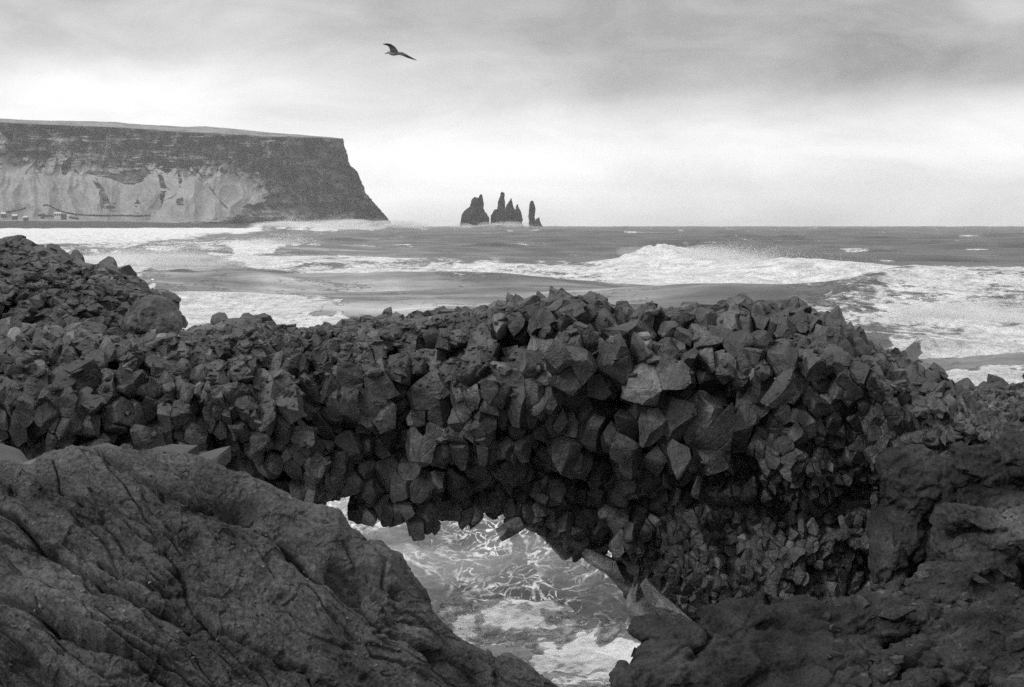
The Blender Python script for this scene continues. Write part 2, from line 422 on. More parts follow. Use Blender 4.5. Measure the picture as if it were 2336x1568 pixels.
FOAM = [  # polygon in sea-plane (u, v) positions, density, softness
    ([(-300, 519), (250, 517), (560, 515), (900, 515), (905, 521), (820, 527), (560, 533), (400, 548), (300, 566), (0, 568), (-300, 575)], .93, 5),
    ([(60, 560), (560, 545), (720, 556), (560, 572), (200, 590)], .62, 8),
    ([(505, 577), (545, 566), (600, 562), (680, 567), (760, 572), (650, 577), (570, 584)], .98, 3),
    ([(430, 577), (560, 580), (760, 590), (900, 598), (1100, 602), (1390, 604), (1400, 644), (1100, 642), (760, 636), (620, 622), (480, 600)], .74, 8),
    ([(620, 634), (1000, 634), (1400, 628), (1400, 648), (1000, 645), (700, 640)], .86, 4),
    ([(330, 662), (420, 668), (640, 690), (780, 712), (740, 790), (300, 790), (200, 700)], .82, 14),
    ([(150, 585), (300, 600), (350, 640), (330, 668), (150, 660)], .95, 12),
    ([(1370, 604), (1480, 600), (1700, 612), (1900, 618), (2336, 628), (2600, 630), (2600, 695), (2336, 688), (2100, 672), (1900, 662), (1700, 660), (1560, 656), (1380, 650)], .93, 6),
    ([(1400, 672), (1700, 656), (1920, 666), (1850, 682), (1600, 682)], .76, 5),
    ([(1830, 664), (2000, 664), (1980, 684), (1840, 684)], .95, 4),
    ([(1700, 690), (1900, 684), (2100, 682), (2600, 672), (2600, 845), (2336, 830), (2200, 815), (2100, 790), (1990, 730), (1850, 702)], .64, 8),
    ([(1250, 664), (1650, 672), (1950, 700), (2080, 770), (1960, 760), (1800, 716), (1500, 688)], .46, 9),
    ([(620, 668), (1100, 662), (1300, 674), (900, 684)], .50, 7),
    ([(2040, 750), (2150, 735), (2336, 730), (2600, 725), (2600, 830), (2336, 824), (2120, 806)], 1.0, 10),
    ([(2080, 886), (2600, 862), (2600, 950), (2100, 960)], .88, 12),
    ([(960, 1440), (1200, 1436), (1360, 1470), (1150, 1482), (980, 1470)], .68, 24),
    ([(1150, 1500), (1500, 1480), (1500, 1640), (1250, 1600)], .64, 30),
    ([(1290, 1390), (1480, 1335), (1500, 1352), (1320, 1412)], .62, 14),
    ([(780, 1180), (1150, 1190), (1000, 1235), (840, 1240)], .60, 20),
]
def foam_density(x, y, u, v):
    s = np.clip((v - 500) / 250, .25, 1.2)
    w1 = fbm(col3(u / 90, (v - VE) / 14), 3); w2 = fbm(col3(u / 22, (v - VE) / 5, 3 + 0 * u), 2)
    w3 = fbm(col3(u / 70, (v - VE) / 12, 21 + 0 * u), 3)
    f = .10 + .16 * smooth(.1, .6, fbm(col3(u / 200, (v - VE) / 9, 9 + 0 * u), 3))
    left = smooth(1300, 300, u) * smooth(640, 560, v); f += .14 * left
    # whitecaps
    f += .5 * smooth(.42, .58, fbm(col3(x / 20, y / 16, 5 + 0 * x), 3)) * (y > 110)
    for poly, d, soft in FOAM:
        sd = poly_sd(u + w1 * soft * 9 + w2 * soft * 3, v + w3 * soft * 1.4 + w2 * soft * .5, poly)
        m = smooth(-soft, soft * 1.3, sd)
        f = np.maximum(f, d * m + f * (1 - m) * .6)
    return np.clip(f, 0, 1)
vs = np.concatenate([np.array([512.2, 512.8, 513.4]) + .8, np.arange(514.6, 560, .38), np.arange(560, 830, .55), np.arange(830, 1110, 4.0), np.arange(1110, 1640, 1.15), np.arange(1640, 3200, 30)])
rows = CAMH * F / (vs - VE)
us = np.concatenate([np.arange(-1500, -200, 25), np.arange(-200, 2540, 1.9), np.arange(2540, 3900, 25)])
Ug, Yg = np.meshgrid(us, rows); Vg = np.broadcast_to(vs[:, None], Ug.shape)
Xg = (Ug - UC) / F * Yg
x, y, u, v = Xg.ravel(), Yg.ravel(), Ug.ravel(), Vg.ravel().copy()
bz = breakers(x, y, u)
z = sea_z(x, y, u, v) + bz
fo = foam_density(x, y, u, v)
z += np.clip(fo - .6, 0, 1) * .55 * fbm(col3(x / 3.5, y / 2.2, 4 + 0 * x), 3, .6) * (y < 600)
z -= y * y / (2 * RE)
web = smooth(75, 55, y)
milk = .03 + .30 * smooth(1500, 700, u) * smooth(540, 600, v) + .30 * smooth(1700, 1400, u) * smooth(640, 690, v) + .25 * smooth(1900, 2300, u) * smooth(700, 860, v)
milk = milk + .22 * smooth(1100, 300, u) - .16 * smooth(1000, 1100, v)
milk = milk * (1 + .5 * fbm(col3(u / 120, (v - VE) / 12, 31 + 0 * u), 4)) * (1 - .75 * smooth(.25, .9, bz) * (u < 800) * (v > 600)) * (1 - .5 * smooth(.3, .9, bz) * (u > 1700))
milk = np.clip(milk, 0, 1)
sea = new_obj('sea', mesh_from('sea', np.stack([x, y, z], -1), grid_faces(len(rows), len(us)), True, {'foam': fo, 'web': web, 'milk': milk}), M_sea, kind='structure')

# sea spray: droplet clouds torn off the breaking crests
def droplets(n, gen, size):
    P, s = gen(n); n = len(P)
    base = np.array([[1, 1, 1], [1, -1, -1], [-1, 1, -1], [-1, -1, 1]], float) * .6
    V = P[:, None, :] + base[None] * (s * size)[:, None, None] * rng.uniform(.6, 1.4, (n, 1, 3))
    t = np.array([[0, 1, 2], [0, 3, 1], [0, 2, 3], [1, 3, 2]])
    Fc = (np.arange(n)[:, None, None] * 4 + t[None]).reshape(-1, 3)
    return V.reshape(-1, 3), Fc
def spray_gen(line, hp, drift, thick, lift, ubias=(0, 0)):
    line = np.array(line, float); ulo, uhi = hp[0][0], hp[-1][0]
    def g(n):
        uu = rng.uniform(ulo, uhi, n * 3)
        h = interp(uu, hp); keep = rng.random(n * 3) < h / max(p[1] for p in hp)
        uu, h = uu[keep][:n], h[keep][:n]; n2 = len(uu)
        yc = CAMH * F / (interp(uu, line) - VE)
        t = rng.exponential(.45, n2)
        xx = (uu - UC) / F * yc + drift[0] * t + rng.normal(0, thick * .4, n2)
        yv = yc + drift[1] * t + rng.normal(0, thick, n2)
        zz = h * (.75 + .25 * rng.random(n2)) + lift * t * rng.random(n2) - .3 * t
        nn = fbm(col3(xx / (thick * 1.4), yv / (thick * 1.6), zz / (thick * .8)), 3)
        k = nn > rng.uniform(-.5, .35, n2)
        zz = zz - yv * yv / (2 * RE)
        return np.stack([xx, yv, zz], -1)[k], rng.uniform(.5, 1.5, k.sum())
    return g
SPR = [(BREAK[0][0], [(1360, .5), (1420, 2.0), (1460, 3.0), (1520, 3.4), (1600, 2.6), (1720, 1.4), (1800, .5)], (9, 5), 2.2, 1.6, 170000, .032),
       (BREAK[2][0], [(130, 2.6), (250, 2.9), (300, 2.8), (345, 2.2), (370, .5)], (7, 6), 2.4, 2.2, 110000, .028),
       (BREAK[3][0], [(510, .5), (545, 2.6), (600, 2.2), (640, .8)], (9, 8), 3.0, 3.0, 20000, .06),
       (BREAK[4][0], [(1830, .4), (1860, 1.2), (1900, 1.4), (1960, .6)], (3, 3), 1.0, 1.0, 16000, .018),
       (BREAK[5][0], [(2020, 1.2), (2080, 2.2), (2200, 1.9), (2400, 1.6)], (3, 2.5), 1.2, 1.1, 130000, .016),
       (BREAK[8][0], [(560, .5), (605, 9), (650, 6), (700, 8), (750, 3), (850, 2)], (20, 40), 14, 7, 90000, .16),
       (BREAK[9][0], [(850, .5), (885, 8), (930, 4), (960, .5)], (20, 40), 14, 7, 40000, .16),
       ([(1040, 520.6), (1230, 520.6)], [(1040, 2), (1090, 5), (1130, 9), (1160, 7), (1200, 4), (1240, 2)], (15, -10), 12, 7, 40000, .15)]
VV, FF, off = [], [], 0
for line, hp, dr, th, lf, n, sz in SPR:
    V_, F_ = droplets(n, spray_gen(line, hp, dr, th, lf), sz)
    VV.append(V_); FF.append(F_ + off); off += len(V_)
new_obj('sea_spray', mesh_from('sea_spray', np.concatenate(VV), np.concatenate(FF), False), M_spray, kind='stuff',
        label='white spray blown off the breaking wave crests', cat='spray')

# drifting mist over the breakers: soft bodies of fine spray
def mist(name, puffs, dens, label):
    VV, FF, off = [], [], 0
    bm = bmesh.new(); bmesh.ops.create_icosphere(bm, subdivisions=3, radius=1)
    V0 = np.array([q.co for q in bm.verts]); F0 = np.array([[q.index for q in f.verts] for f in bm.faces]); bm.free()
    for k, (u_, y_, z_, rx, ry, rz) in enumerate(puffs):
        V = V0 * (1 + .35 * fbm(V0 * 1.3 + k * 5.1, 3))[:, None] * np.array([rx, ry, rz]) + np.array([wx(u_, y_), y_, z_ - y_ * y_ / 2 / RE])
        VV.append(V); FF.append(F0 + off); off += len(V)
    m = bpy.data.materials.new(name + '_material'); m.use_nodes = True; N = NT(m.node_tree); N.n.clear()
    out = N.add('ShaderNodeOutputMaterial'); pv = N.add('ShaderNodeVolumePrincipled'); pv.inputs['Color'].default_value = (1, 1, 1, 1); pv.inputs['Density'].default_value = dens
    N.lk(pv.outputs[0], out.inputs['Volume'])
    new_obj(name, mesh_from(name, np.concatenate(VV), np.concatenate(FF), True), m, kind='stuff', label=label, cat='mist')
r_ = np.random.default_rng(55); pf = []
for k in range(16):
    u_ = r_.uniform(540, 900); pf.append((u_, r_.uniform(2300, 2900), r_.uniform(3, 11), r_.uniform(30, 70), 60, r_.uniform(5, 11)))
for k in range(7):
    pf.append((r_.uniform(1040, 1220), r_.uniform(3200, 3400), r_.uniform(2, 7), r_.uniform(15, 35), 50, r_.uniform(5, 11)))
mist('sea_mist', pf, .006, 'pale mist hanging at the foot of the headland and stacks')
pf = []
for k in range(9):
    f_ = k / 8; pf.append((1440 + 300 * f_, 300 + 8 * f_, 2.6 - 1.6 * f_, 3.5, 4, 1.1 - .4 * f_))
for k in range(7):
    f_ = k / 6; pf.append((150 + 230 * f_, 236 - 3 * f_, 1.8 - .3 * f_, 2.6, 4, 1.0))
for k in range(6):
    f_ = k / 5; pf.append((300 + 280 * f_, 262, 1.6, 4.2, 6, 1.2))
for k in range(5):
    f_ = k / 4; pf.append((2080 + 330 * f_, 110, 1.6, 1.6, 2, .7))
mist('wave_mist', pf, .045, 'fine mist blowing off the nearer breaking waves')

# ------------------------------------------------------------------ headland
SKY = [(-900, 262), (0, 271), (100, 275), (260, 278), (300, 283), (340, 285), (430, 290), (470, 289), (530, 294), (620, 303), (700, 309), (781, 316)]
EDGE = [(-900, 272), (0, 281), (280, 293), (340, 297), (470, 306), (600, 312), (700, 314), (781, 317.5)]
TIP = [(781, 317), (783, 325), (790, 345), (797, 375), (815, 392), (822, 410), (835, 440), (855, 465), (870, 482), (880, 492), (890, 507), (896, 516), (900, 524)]
def headland():
    ns, nt, nback, nplat = 820, 300, 30, 26
    t = np.linspace(0, 1, nt)                 # bottom to top
    s = np.linspace(0, 1, ns) ** .8
    tipv = np.array([p[1] for p in TIP]); tipu = np.array([p[0] for p in TIP])
    S, T = np.meshgrid(s, t)
    u0 = -900 + (781 + 900) * S
    ve = interp(u0, EDGE)
    v = 524 + (ve - 524) * T
    ue = np.interp(v, tipv, tipu)
    u = u0 + (ue - 781) * smooth(.70, 1.0, S) ** 1.0
    D0 = interp(u, [(-900, 3000), (0, 3300), (500, 3500), (700, 3800), (900, 4050)])
    tal = interp(u, [(-900, .55), (350, .52), (560, .5), (620, .25), (900, .02)])
    off = np.where(T < tal, T / np.maximum(tal, .02) * 230 * tal / .5, 230 * tal / .5 + (T - tal) / (1 - tal + 1e-6) * 80)
    y = D0 + off
    # relief: erosion ribs run down the slope, ledges run along the crag
    q = col3(u / 46 + .6 * fbm(col3(u / 60, v / 40), 2), v / 160)
    rib = fbm(q, 4, .55, True)
    crag = smooth(-.05, .12, T - tal)
    y += -38 * rib * (1 - crag) * smooth(.05, .2, T)
    y += crag * 24 * facet(col3(u / 17 + .4 * rib, v / 22, 0 * u + 2.5), .6, .5) + crag * 3 * facet(col3(u / 6, v / 7, 0 * u + 9.5), .6, .5)
    y += crag * 42 * fbm(col3(u / 40 + .5 * fbm(col3(u / 60, v / 60), 2), v / 150, 0 * u + 4), 3, .55, True)
    y += crag * (20 * fbm(col3(u / 14, v / 26, 3 + 0 * u), 4, .6) + 6 * fbm(col3(u / 40, v / 7 + u / 90, 7 + 0 * u), 3, .6, True))
    # jagged outline at the tip
    edge = smooth(.93, 1.0, S)
    u = u + edge * 3.5 * fbm(col3(v / 5, v * 0 + 2.2), 4, .7) * smooth(0, .05, 1 - T)
    X = (u - UC) / F * y; Zz = CAMH - (v - VE) / F * y
    P = np.stack([X, y, Zz], -1)
    uu, vv = u, v
    # plateau behind the edge
    last = P[-1]; lu = u[-1]
    pl = []
    for k in range(1, nplat + 1):
        f = k / nplat; yk = last[:, 1] + 10 + 700 * f
        vk = interp(lu, EDGE) + (interp(lu, SKY) - interp(lu, EDGE)) * (f * (2 - f)) if k <= nplat else 0
        vk = vk + 1.3 * fbm(col3(lu / 34, lu * 0 + k * .2), 4, .6) * (.4 + .6 * f)
        xk = (lu - UC) / F * yk - 60 * f * 0
        xk = np.minimum(xk, (781 - UC) / F * last[-1, 1] - 40 * f)
        zk = CAMH - (vk - VE) / F * yk
        pl.append(np.stack([xk, yk, zk], -1))
    P = np.concatenate([P, np.array(pl)], 0)
    uu = np.concatenate([uu, np.repeat(lu[None], nplat, 0)], 0); vv = np.concatenate([vv, np.tile((interp(lu, EDGE) - 6)[None], (nplat, 1))], 0)
    # far side of the tip, running back out of sight
    back = []
    lc = P[:, -1]
    for k in range(1, nback + 1):
        f = k / nback
        b = lc.copy(); b[:, 1] += 900 * f; b[:, 0] -= 18 * k * (lc[:, 0] - lc[:, 0].min() + 30) / 120 * .2 + 60 * f
        b[:, 0] += 8 * fbm(col3(b[:, 1] / 60, b[:, 2] / 40), 3)
        back.append(b)
    B = np.stack(back, 1)
    P = np.concatenate([P, B], 1)
    uu = np.concatenate([uu, np.full((P.shape[0], nback), 900.)], 1); vv = np.concatenate([vv, np.repeat(vv[:, -1:], nback, 1)], 1)
    # where grass and scree lie
    def zc(pts): return [(a / 2.4125 * .9733, (b / 2.4125 + 250) * .9733) for a, b in pts]
    G = zc([(-2600, 60), (-300, 120), (0, 140), (60, 200), (110, 280), (180, 300), (200, 340), (230, 370), (260, 310), (320, 262), (400, 250), (470, 262), (560, 285), (500, 330), (500, 380), (560, 395), (640, 410), (700, 440),
            (760, 440), (850, 375), (890, 350), (940, 372), (1000, 345), (1120, 335), (1280, 332), (1350, 345), (1380, 372), (1480, 372), (1510, 400), (1500, 440), (1560, 455), (1620, 440), (1570, 475),
            (1500, 520), (1440, 560), (1400, 545), (1370, 570), (1340, 625), (1000, 660), (-2600, 760)])
    n1 = fbm(col3(uu / 16, vv / 9), 4, .6) * 9
    sd = poly_sd(uu + n1, vv + n1 * .5, G)
    g = smooth(-3, 3, sd)
    for hole in ([(350, 330), (380, 290), (425, 290), (400, 350), (365, 400), (345, 370)], [(520, 415), (570, 440), (600, 490), (630, 560), (600, 590), (565, 560), (560, 480)],
                 [(900, 380), (930, 400), (940, 470), (915, 560), (905, 480)], [(1005, 360), (1030, 400), (1015, 470), (1005, 400)], [(755, 560), (780, 515), (795, 555), (770, 575)],
                 [(990, 530), (1040, 515), (1040, 555), (1000, 560)], [(600, 580), (660, 540), (650, 600)], [(-40, 240), (40, 270), (-20, 290)], [(20, 200), (120, 280), (100, 290), (40, 240)]):
        g *= 1 - .8 * smooth(-2, 2, poly_sd(uu + n1 * .35, vv + n1 * .3, zc(hole)))
    for ln, w in (([(1080, 335), (1130, 380), (1190, 460), (1250, 540), (1300, 590), (1350, 620)], 4), ([(1040, 340), (1150, 430), (1220, 500)], 2), ([(180, 310), (220, 420), (260, 490)], 2.4), ([(880, 360), (912, 420), (930, 480), (912, 570)], 2.2), ([(540, 400), (570, 470), (575, 600)], 2.2)):
        g *= 1 - .75 * smooth(w, 0, line_d(uu + n1 * .2, vv, zc(ln)))
    gul = fbm(col3(uu / 26 + .5 * fbm(col3(uu / 50, vv / 30), 2), vv / 90, 5 + 0 * uu), 3, .55, True)
    g *= 1 - .35 * smooth(.35, .8, gul) * smooth(500, 470, vv)
    # light ledges within the crag
    led = fbm(col3(uu / 44, vv / 5.2, 11 + 0 * uu), 4, .6)
    g = np.maximum(g, .74 * smooth(.08, .34, led) * smooth(300, 312, vv) * smooth(820, 500, uu))
    g = np.maximum(g, .5 * smooth(.1, .5, fbm(col3(uu / 20, vv / 26, 13 + 0 * uu), 3)) * smooth(600, 660, uu) * .9)
    g[nt + 1:, :] = 0.60
    g = np.where(uu < 600, g, g * smooth(850, 560, uu) + g * .8 * (1 - smooth(850, 560, uu)))
    nr, nc = P.shape[:2]
    return mesh_from('headland', P.reshape(-1, 3), grid_faces(nr, nc), True, {'grass': g})
new_obj('headland', headland(), M_head, kind='structure', label='long flat topped headland ending in a sheer cliff over the sea', cat='headland')

# black sand beach at the foot of the headland
def beach():
    us = np.linspace(-900, 640, 400); n = 26
    P = []
    for k in range(n):
        f = k / (n - 1)
        y = interp(us, [(-900, 2750), (0, 2850), (640, 3350)]) * (1 - f) + interp(us, [(-900, 3080), (0, 3360), (640, 3620)]) * f
        ztop = interp(us, [(-900, 17), (0, 15.5), (250, 15), (450, 11), (640, 5)])
        z = -2 + (ztop + 2) * smooth(0, 1, f) ** .8 + fbm(col3(us / 30, us * 0 + f * 5), 3) * .9 * f - y * y / 2 / RE
        P.append(np.stack([(us - UC) / F * y, y, z], -1))
    return mesh_from('beach', np.array(P).reshape(-1, 3), grid_faces(n, len(us)), True)
new_obj('beach', beach(), M_sand, kind='structure')

# ------------------------------------------------------------------ farm houses at the foot of the headland
def box_bm(bm, x0, x1, y0, y1, z0, z1):
    vs_ = [bm.verts.new(p) for p in ((x0, y0, z0), (x1, y0, z0), (x1, y1, z0), (x0, y1, z0), (x0, y0, z1), (x1, y0, z1), (x1, y1, z1), (x0, y1, z1))]
    for f in ((0, 3, 2, 1), (4, 5, 6, 7), (0, 1, 5, 4), (1, 2, 6, 5), (2, 3, 7, 6), (3, 0, 4, 7)): bm.faces.new([vs_[i] for i in f])
def bm_obj(name, bm, mat, parent=None, **kw):
    me = bpy.data.meshes.new(name); bm.to_mesh(me); bm.free()
    return new_obj(name, me, mat, parent, **kw)
def house(u, v, w, h, roofh, label, wall_m, roof_m, wins, D=3150, cat='house', turn=.0):
    e = new_obj('house', None, label=label, cat=cat, group='farm buildings below the headland')
    e.location = (wx(u, D), D, wz(v, D)); e.rotation_euler = (0, 0, turn)
    bm = bmesh.new(); d = w * .55
    box_bm(bm, -w / 2, w / 2, 0, d, -6, h)
    for s_ in (-1, 1):
        a = [bm.verts.new((s_ * w / 2, 0, h)), bm.verts.new((s_ * w / 2, d, h)), bm.verts.new((s_ * w / 2, d / 2, h + roofh))]
        bm.faces.new(a)
    bm_obj('wall', bm, wall_m, e)
    bm = bmesh.new(); o = .6
    for y0, y1 in ((-o, d / 2), (d + o, d / 2)):
        za = h - roofh * o / (d / 2)
        p = [(-w / 2 - o, y0, za), (w / 2 + o, y0, za), (w / 2 + o, y1, h + roofh), (-w / 2 - o, y1, h + roofh)]
        lo_ = [bm.verts.new(q) for q in p]; hi_ = [bm.verts.new((q[0], q[1], q[2] + .35)) for q in p]
        bm.faces.new(lo_); bm.faces.new(hi_[::-1])
        for i in range(4): bm.faces.new((lo_[i], lo_[(i + 1) % 4], hi_[(i + 1) % 4], hi_[i]))
    bm_obj('roof', bm, roof_m, e)
    for k in range(wins):
        bm = bmesh.new(); c = -w / 2 + w * (k + .5) / wins
        box_bm(bm, c - w * .12, c + w * .12, -.08, .1, h * .3, h * .75)
        bm_obj('window', bm, M_glass, e)
house(7, 490.5, 10, 2.2, 3.4, 'white roofed farmhouse at the far left end of the settlement', M_dark, M_white, 1)
house(33, 495, 10, 2.2, 3.2, 'white roofed farmhouse, second from the left below the headland', M_dark, M_white, 1)
house(58, 498, 9, 1.8, 2.6, 'lowest small white roofed farmhouse, third from the left above the beach', M_dark, M_white, 1)
house(97, 493, 8, 3, 2, 'grey farm shed between the small farmhouses and the long white building', M_dark, M_dark, 1)
house(131, 494, 14, 6, 2.4, 'long white farm building with three dark windows', M_white, M_white, 3)
house(145, 495, 10, 4, 2.2, 'dark barn against the right end of the long white building', M_dark, M_dark, 0, cat='barn')
house(154.5, 494.5, 4, 2, 1, 'tiny white shed right of the dark barn', M_white, M_white, 0, cat='shed')

def on_surface(me_o, us_, vs_):
    dg = bpy.context.evaluated_depsgraph_get(); out = []
    bv = BVHTree.FromObject(me_o, dg)
    for a, b in zip(us_, vs_):
        h = bv.ray_cast(Vector((0, 0, CAMH)), Vector(((a - UC) / F, 1, -(b - VE) / F)).normalized())
        if h[0] is not None: out.append(h[0][:])
    return np.array(out)
def hedge(pts, label):
    pts = np.array(pts) * .9733; n = 160; t = np.linspace(0, len(pts) - 1, n)
    u_ = np.interp(t, range(len(pts)), pts[:, 0]); v_ = np.interp(t, range(len(pts)), pts[:, 1])
    Q = on_surface(bpy.data.objects['headland'], u_, v_); V, Fc = [], []
    for i, q in enumerate(Q):
        h = 2.2 * (.5 + random.random()); w = 1.6
        for a, b, c in ((-w, -w, -2), (-w * .7, -w, h), (w * .7, w, h), (w, w, -2)): V.append((q[0], q[1] + b, q[2] + c))
        if i:
            b = 4 * i
            for k in range(3): Fc.append((b - 4 + k, b + k, b + k + 1, b - 3 + k))
    new_obj('hedge', mesh_from('hedge', np.array(V), np.array(Fc), False), M_wood, label=label, cat='hedge', group='hedge lines on the slope')
def zh(p): return [(x_ / 9.344, y_ / 9.344 + 480) for x_, y_ in p]
hedge(zh([(0, 190), (100, 185), (300, 150), (460, 125), (560, 80)]), 'thin dark field line rising left of the slope behind the farmhouses')
hedge(zh([(940, 35), (1040, 15), (1120, 55), (1230, 110), (1350, 160), (1500, 190), (1700, 225), (1900, 243), (2210, 245), (2700, 250), (3300, 250)]), 'long dark field line running down and right along the foot of the grassy slope')
hedge(zh([(830, 240), (960, 250), (1100, 255), (1200, 270), (1450, 275), (1560, 290), (1720, 320)]), 'short dark hedge beside the long white farm building')

# ------------------------------------------------------------------ sea stacks
def zs(x_, y_): return ((x_ / 8.985 + 1050) * .9733, (y_ / 8.985 + 420) * .9733)
def stack(lofts, D, name, label):
    V, Fc, off = [], [], 0
    for L in lofts:
        ys = np.array([r[0] for r in L], float); lo_ = np.array([r[1] for r in L], float); hi_ = np.array([r[2] for r in L], float)
        yy_ = np.arange(ys[0], ys[-1] + 1, 7.0)
        l = np.interp(yy_, ys, lo_); r = np.interp(yy_, ys, hi_)
        n = 40; th = np.linspace(0, 2 * np.pi, n, endpoint=False)
        ul, v = zs(l, yy_); ur, _ = zs(r, yy_)
        xl, xr, z = wx(ul, D), wx(ur, D), wz(v, D)
        cx, rx = (xl + xr) / 2, (xr - xl) / 2; ry = np.maximum(rx * .62, 2)
        X = cx[:, None] + rx[:, None] * np.cos(th); Y = D + ry[:, None] * np.sin(th); Z = np.repeat(z[:, None], n, 1)
        k = fbm(col3(X.ravel() / 5, Y.ravel() / 5, Z.ravel() / 7), 4, .6).reshape(X.shape)
        k2 = fbm(col3(X.ravel() / 14, Y.ravel() / 14, Z.ravel() / 20), 2).reshape(X.shape)
        X += np.cos(th) * k * 1.4; Y += np.sin(th) * (k * 2.4 + k2 * 5); Z += k * .7
        P = np.stack([X, Y, Z], -1).reshape(-1, 3)
        nr = len(yy_)
        f = []
        for i in range(nr - 1):
            for j in range(n):
                a, b = i * n + j, i * n + (j + 1) % n
                f.append((a, b, b + n, a + n))
        P = np.concatenate([P, [[cx[0], D, z[0] + .6]]])
        for j in range(n): f.append((nr * n, (j + 1) % n, j, j))
        V.append(P); Fc.append(np.array(f) + off); off += len(P)
    me = bpy.data.meshes.new(name)
    V = np.concatenate(V); Fc = np.concatenate(Fc)
    me.from_pydata(V.tolist(), [], [tuple(dict.fromkeys(q)) for q in Fc.tolist()]); me.validate()
    new_obj(name, me, M_stack, label=label, cat='sea stack', group='sea stacks off the headland')
stack([[(325, 680, 710), (345, 670, 720), (370, 655, 724), (400, 625, 735), (440, 600, 738)],
       [(383, 562, 576), (400, 540, 612), (430, 515, 650)],
       [(396, 545, 732), (430, 505, 738), (470, 490, 745), (530, 472, 755), (580, 460, 755), (625, 400, 748), (690, 330, 780), (745, 300, 830), (800, 280, 860), (880, 265, 872), (960, 255, 880), (1080, 250, 890)]],
      3600, 'sea_stack', 'broad humped sea stack with a small knob on top, leftmost of the three')
stack([[(640, 975, 1440), (700, 945, 1540), (780, 905, 1562), (860, 900, 1580), (930, 895, 1555), (1000, 880, 1600), (1080, 875, 1620)],
       [(272, 1128, 1155), (285, 1118, 1180), (305, 1111, 1193), (340, 1103, 1192), (400, 1080, 1180), (450, 1060, 1190), (490, 1050, 1200), (560, 1047, 1200), (620, 1035, 1205), (720, 1000, 1230)],
       [(398, 1326, 1331), (440, 1310, 1345), (480, 1285, 1355), (520, 1250, 1362), (570, 1225, 1380), (620, 1205, 1400), (740, 1190, 1430)],
       [(533, 1455, 1470), (560, 1437, 1478), (590, 1428, 1485), (630, 1422, 1508), (700, 1400, 1545), (800, 1390, 1565)]],
      3640, 'sea_stack', 'sea stack with three pointed pinnacles standing between the other two')
stack([[(460, 1748, 1788), (475, 1738, 1802), (490, 1730, 1810), (550, 1718, 1830), (620, 1715, 1840), (700, 1705, 1840), (780, 1692, 1828), (870, 1700, 1835), (960, 1697, 1840), (1080, 1680, 1850)],
       [(815, 1912, 1928), (830, 1880, 1930), (850, 1842, 1931), (900, 1830, 1935), (960, 1820, 1975), (1080, 1790, 2070)]],
      3560, 'sea_stack', 'slim upright needle of a sea stack with a low wedge at its right foot')

def blob_rock(name, loc, sc, seed, mat, rough=.3, sub=4, **kw):
    bm = bmesh.new(); bmesh.ops.create_icosphere(bm, subdivisions=sub, radius=1)
    V = np.array([q.co for q in bm.verts])
    n = fbm(V * 1.3 + seed * 3.1, 5, .55); r = 1 + rough * n
    V = V * r[:, None] * np.array(sc)
    for q, c in zip(bm.verts, V): q.co = c
    for f in bm.faces: f.smooth = True
    o = bm_obj(name, bm, mat, **kw); o.location = loc; return o
blob_rock('islet', (wx(910, 3900), 3900, -1), (7, 7, 6), 3, M_stack, .6, label='larger of two low dark rocks in the surf just off the headland tip', cat='rock', group='rocks off the headland tip')
blob_rock('islet', (wx(937, 3900), 3900, -1), (5, 6, 4), 4, M_stack, .6, label='smaller outer low dark rock in the surf off the headland tip', cat='rock', group='rocks off the headland tip')
# ------------------------------------------------------------------ fractured basalt masses
def hull_tris(pts):
    bm = bmesh.new()
    for p in pts: bm.verts.new(p)
    try:
        bmesh.ops.convex_hull(bm, input=bm.verts[:], use_existing_faces=False)
    except Exception:
        bm.free(); return None, None
    bm.verts.ensure_lookup_table()
    vs_ = [v_ for v_ in bm.verts if v_.link_faces]
    ix = {v_.index: i for i, v_ in enumerate(vs_)}
    V = np.array([v_.co[:] for v_ in vs_]); Fc = []
    for f in bm.faces:
        k = [ix[v_.index] for v_ in f.verts]
        for j in range(1, len(k) - 1): Fc.append((k[0], k[j], k[j + 1]))
    bm.free()
    if len(Fc) < 4: return None, None
    return V, np.array(Fc)
def cell(normals, dist):
    """convex polyhedron {x: n.x <= d} around the origin, through its dual hull"""
    D_ = normals / dist[:, None]
    V, Fc = hull_tris(D_)
    if V is None: return None, None
    a, b, c = V[Fc[:, 0]], V[Fc[:, 1]], V[Fc[:, 2]]
    N_ = np.cross(b - a, c - a); k = (N_ * a).sum(1)
    ok = np.abs(k) > 1e-9
    if ok.sum() < 4: return None, None
    P = N_[ok] / k[ok][:, None]
    sz = np.abs(P).max()
    if not np.isfinite(sz) or sz > 5: return None, None
    P = np.unique(np.round(P, 4), axis=0)
    if len(P) < 4: return None, None
    return hull_tris(P)
def subdiv(V, Fc):
    e = np.sort(np.concatenate([Fc[:, [0, 1]], Fc[:, [1, 2]], Fc[:, [2, 0]]]), 1)
    key = e[:, 0].astype(np.int64) * (len(V) + 1) + e[:, 1]
    uq, idx, inv = np.unique(key, return_index=True, return_inverse=True)
    mid = V[e[idx]].mean(1); m = len(V) + inv.reshape(3, -1)
    ab, bc, ca = m
    F2 = np.concatenate([np.stack([Fc[:, 0], ab, ca], 1), np.stack([Fc[:, 1], bc, ab], 1), np.stack([Fc[:, 2], ca, bc], 1), np.stack([ab, bc, ca], 1)])
    return np.concatenate([V, mid]), F2
def relax(V, Fc, a):
    S = np.zeros_like(V); C = np.zeros(len(V))
    for i, j in ((0, 1), (1, 2), (2, 0), (1, 0), (2, 1), (0, 2)):
        np.add.at(S, Fc[:, i], V[Fc[:, j]]); np.add.at(C, Fc[:, i], 1)
    return V * (1 - a) + a * S / C[:, None]

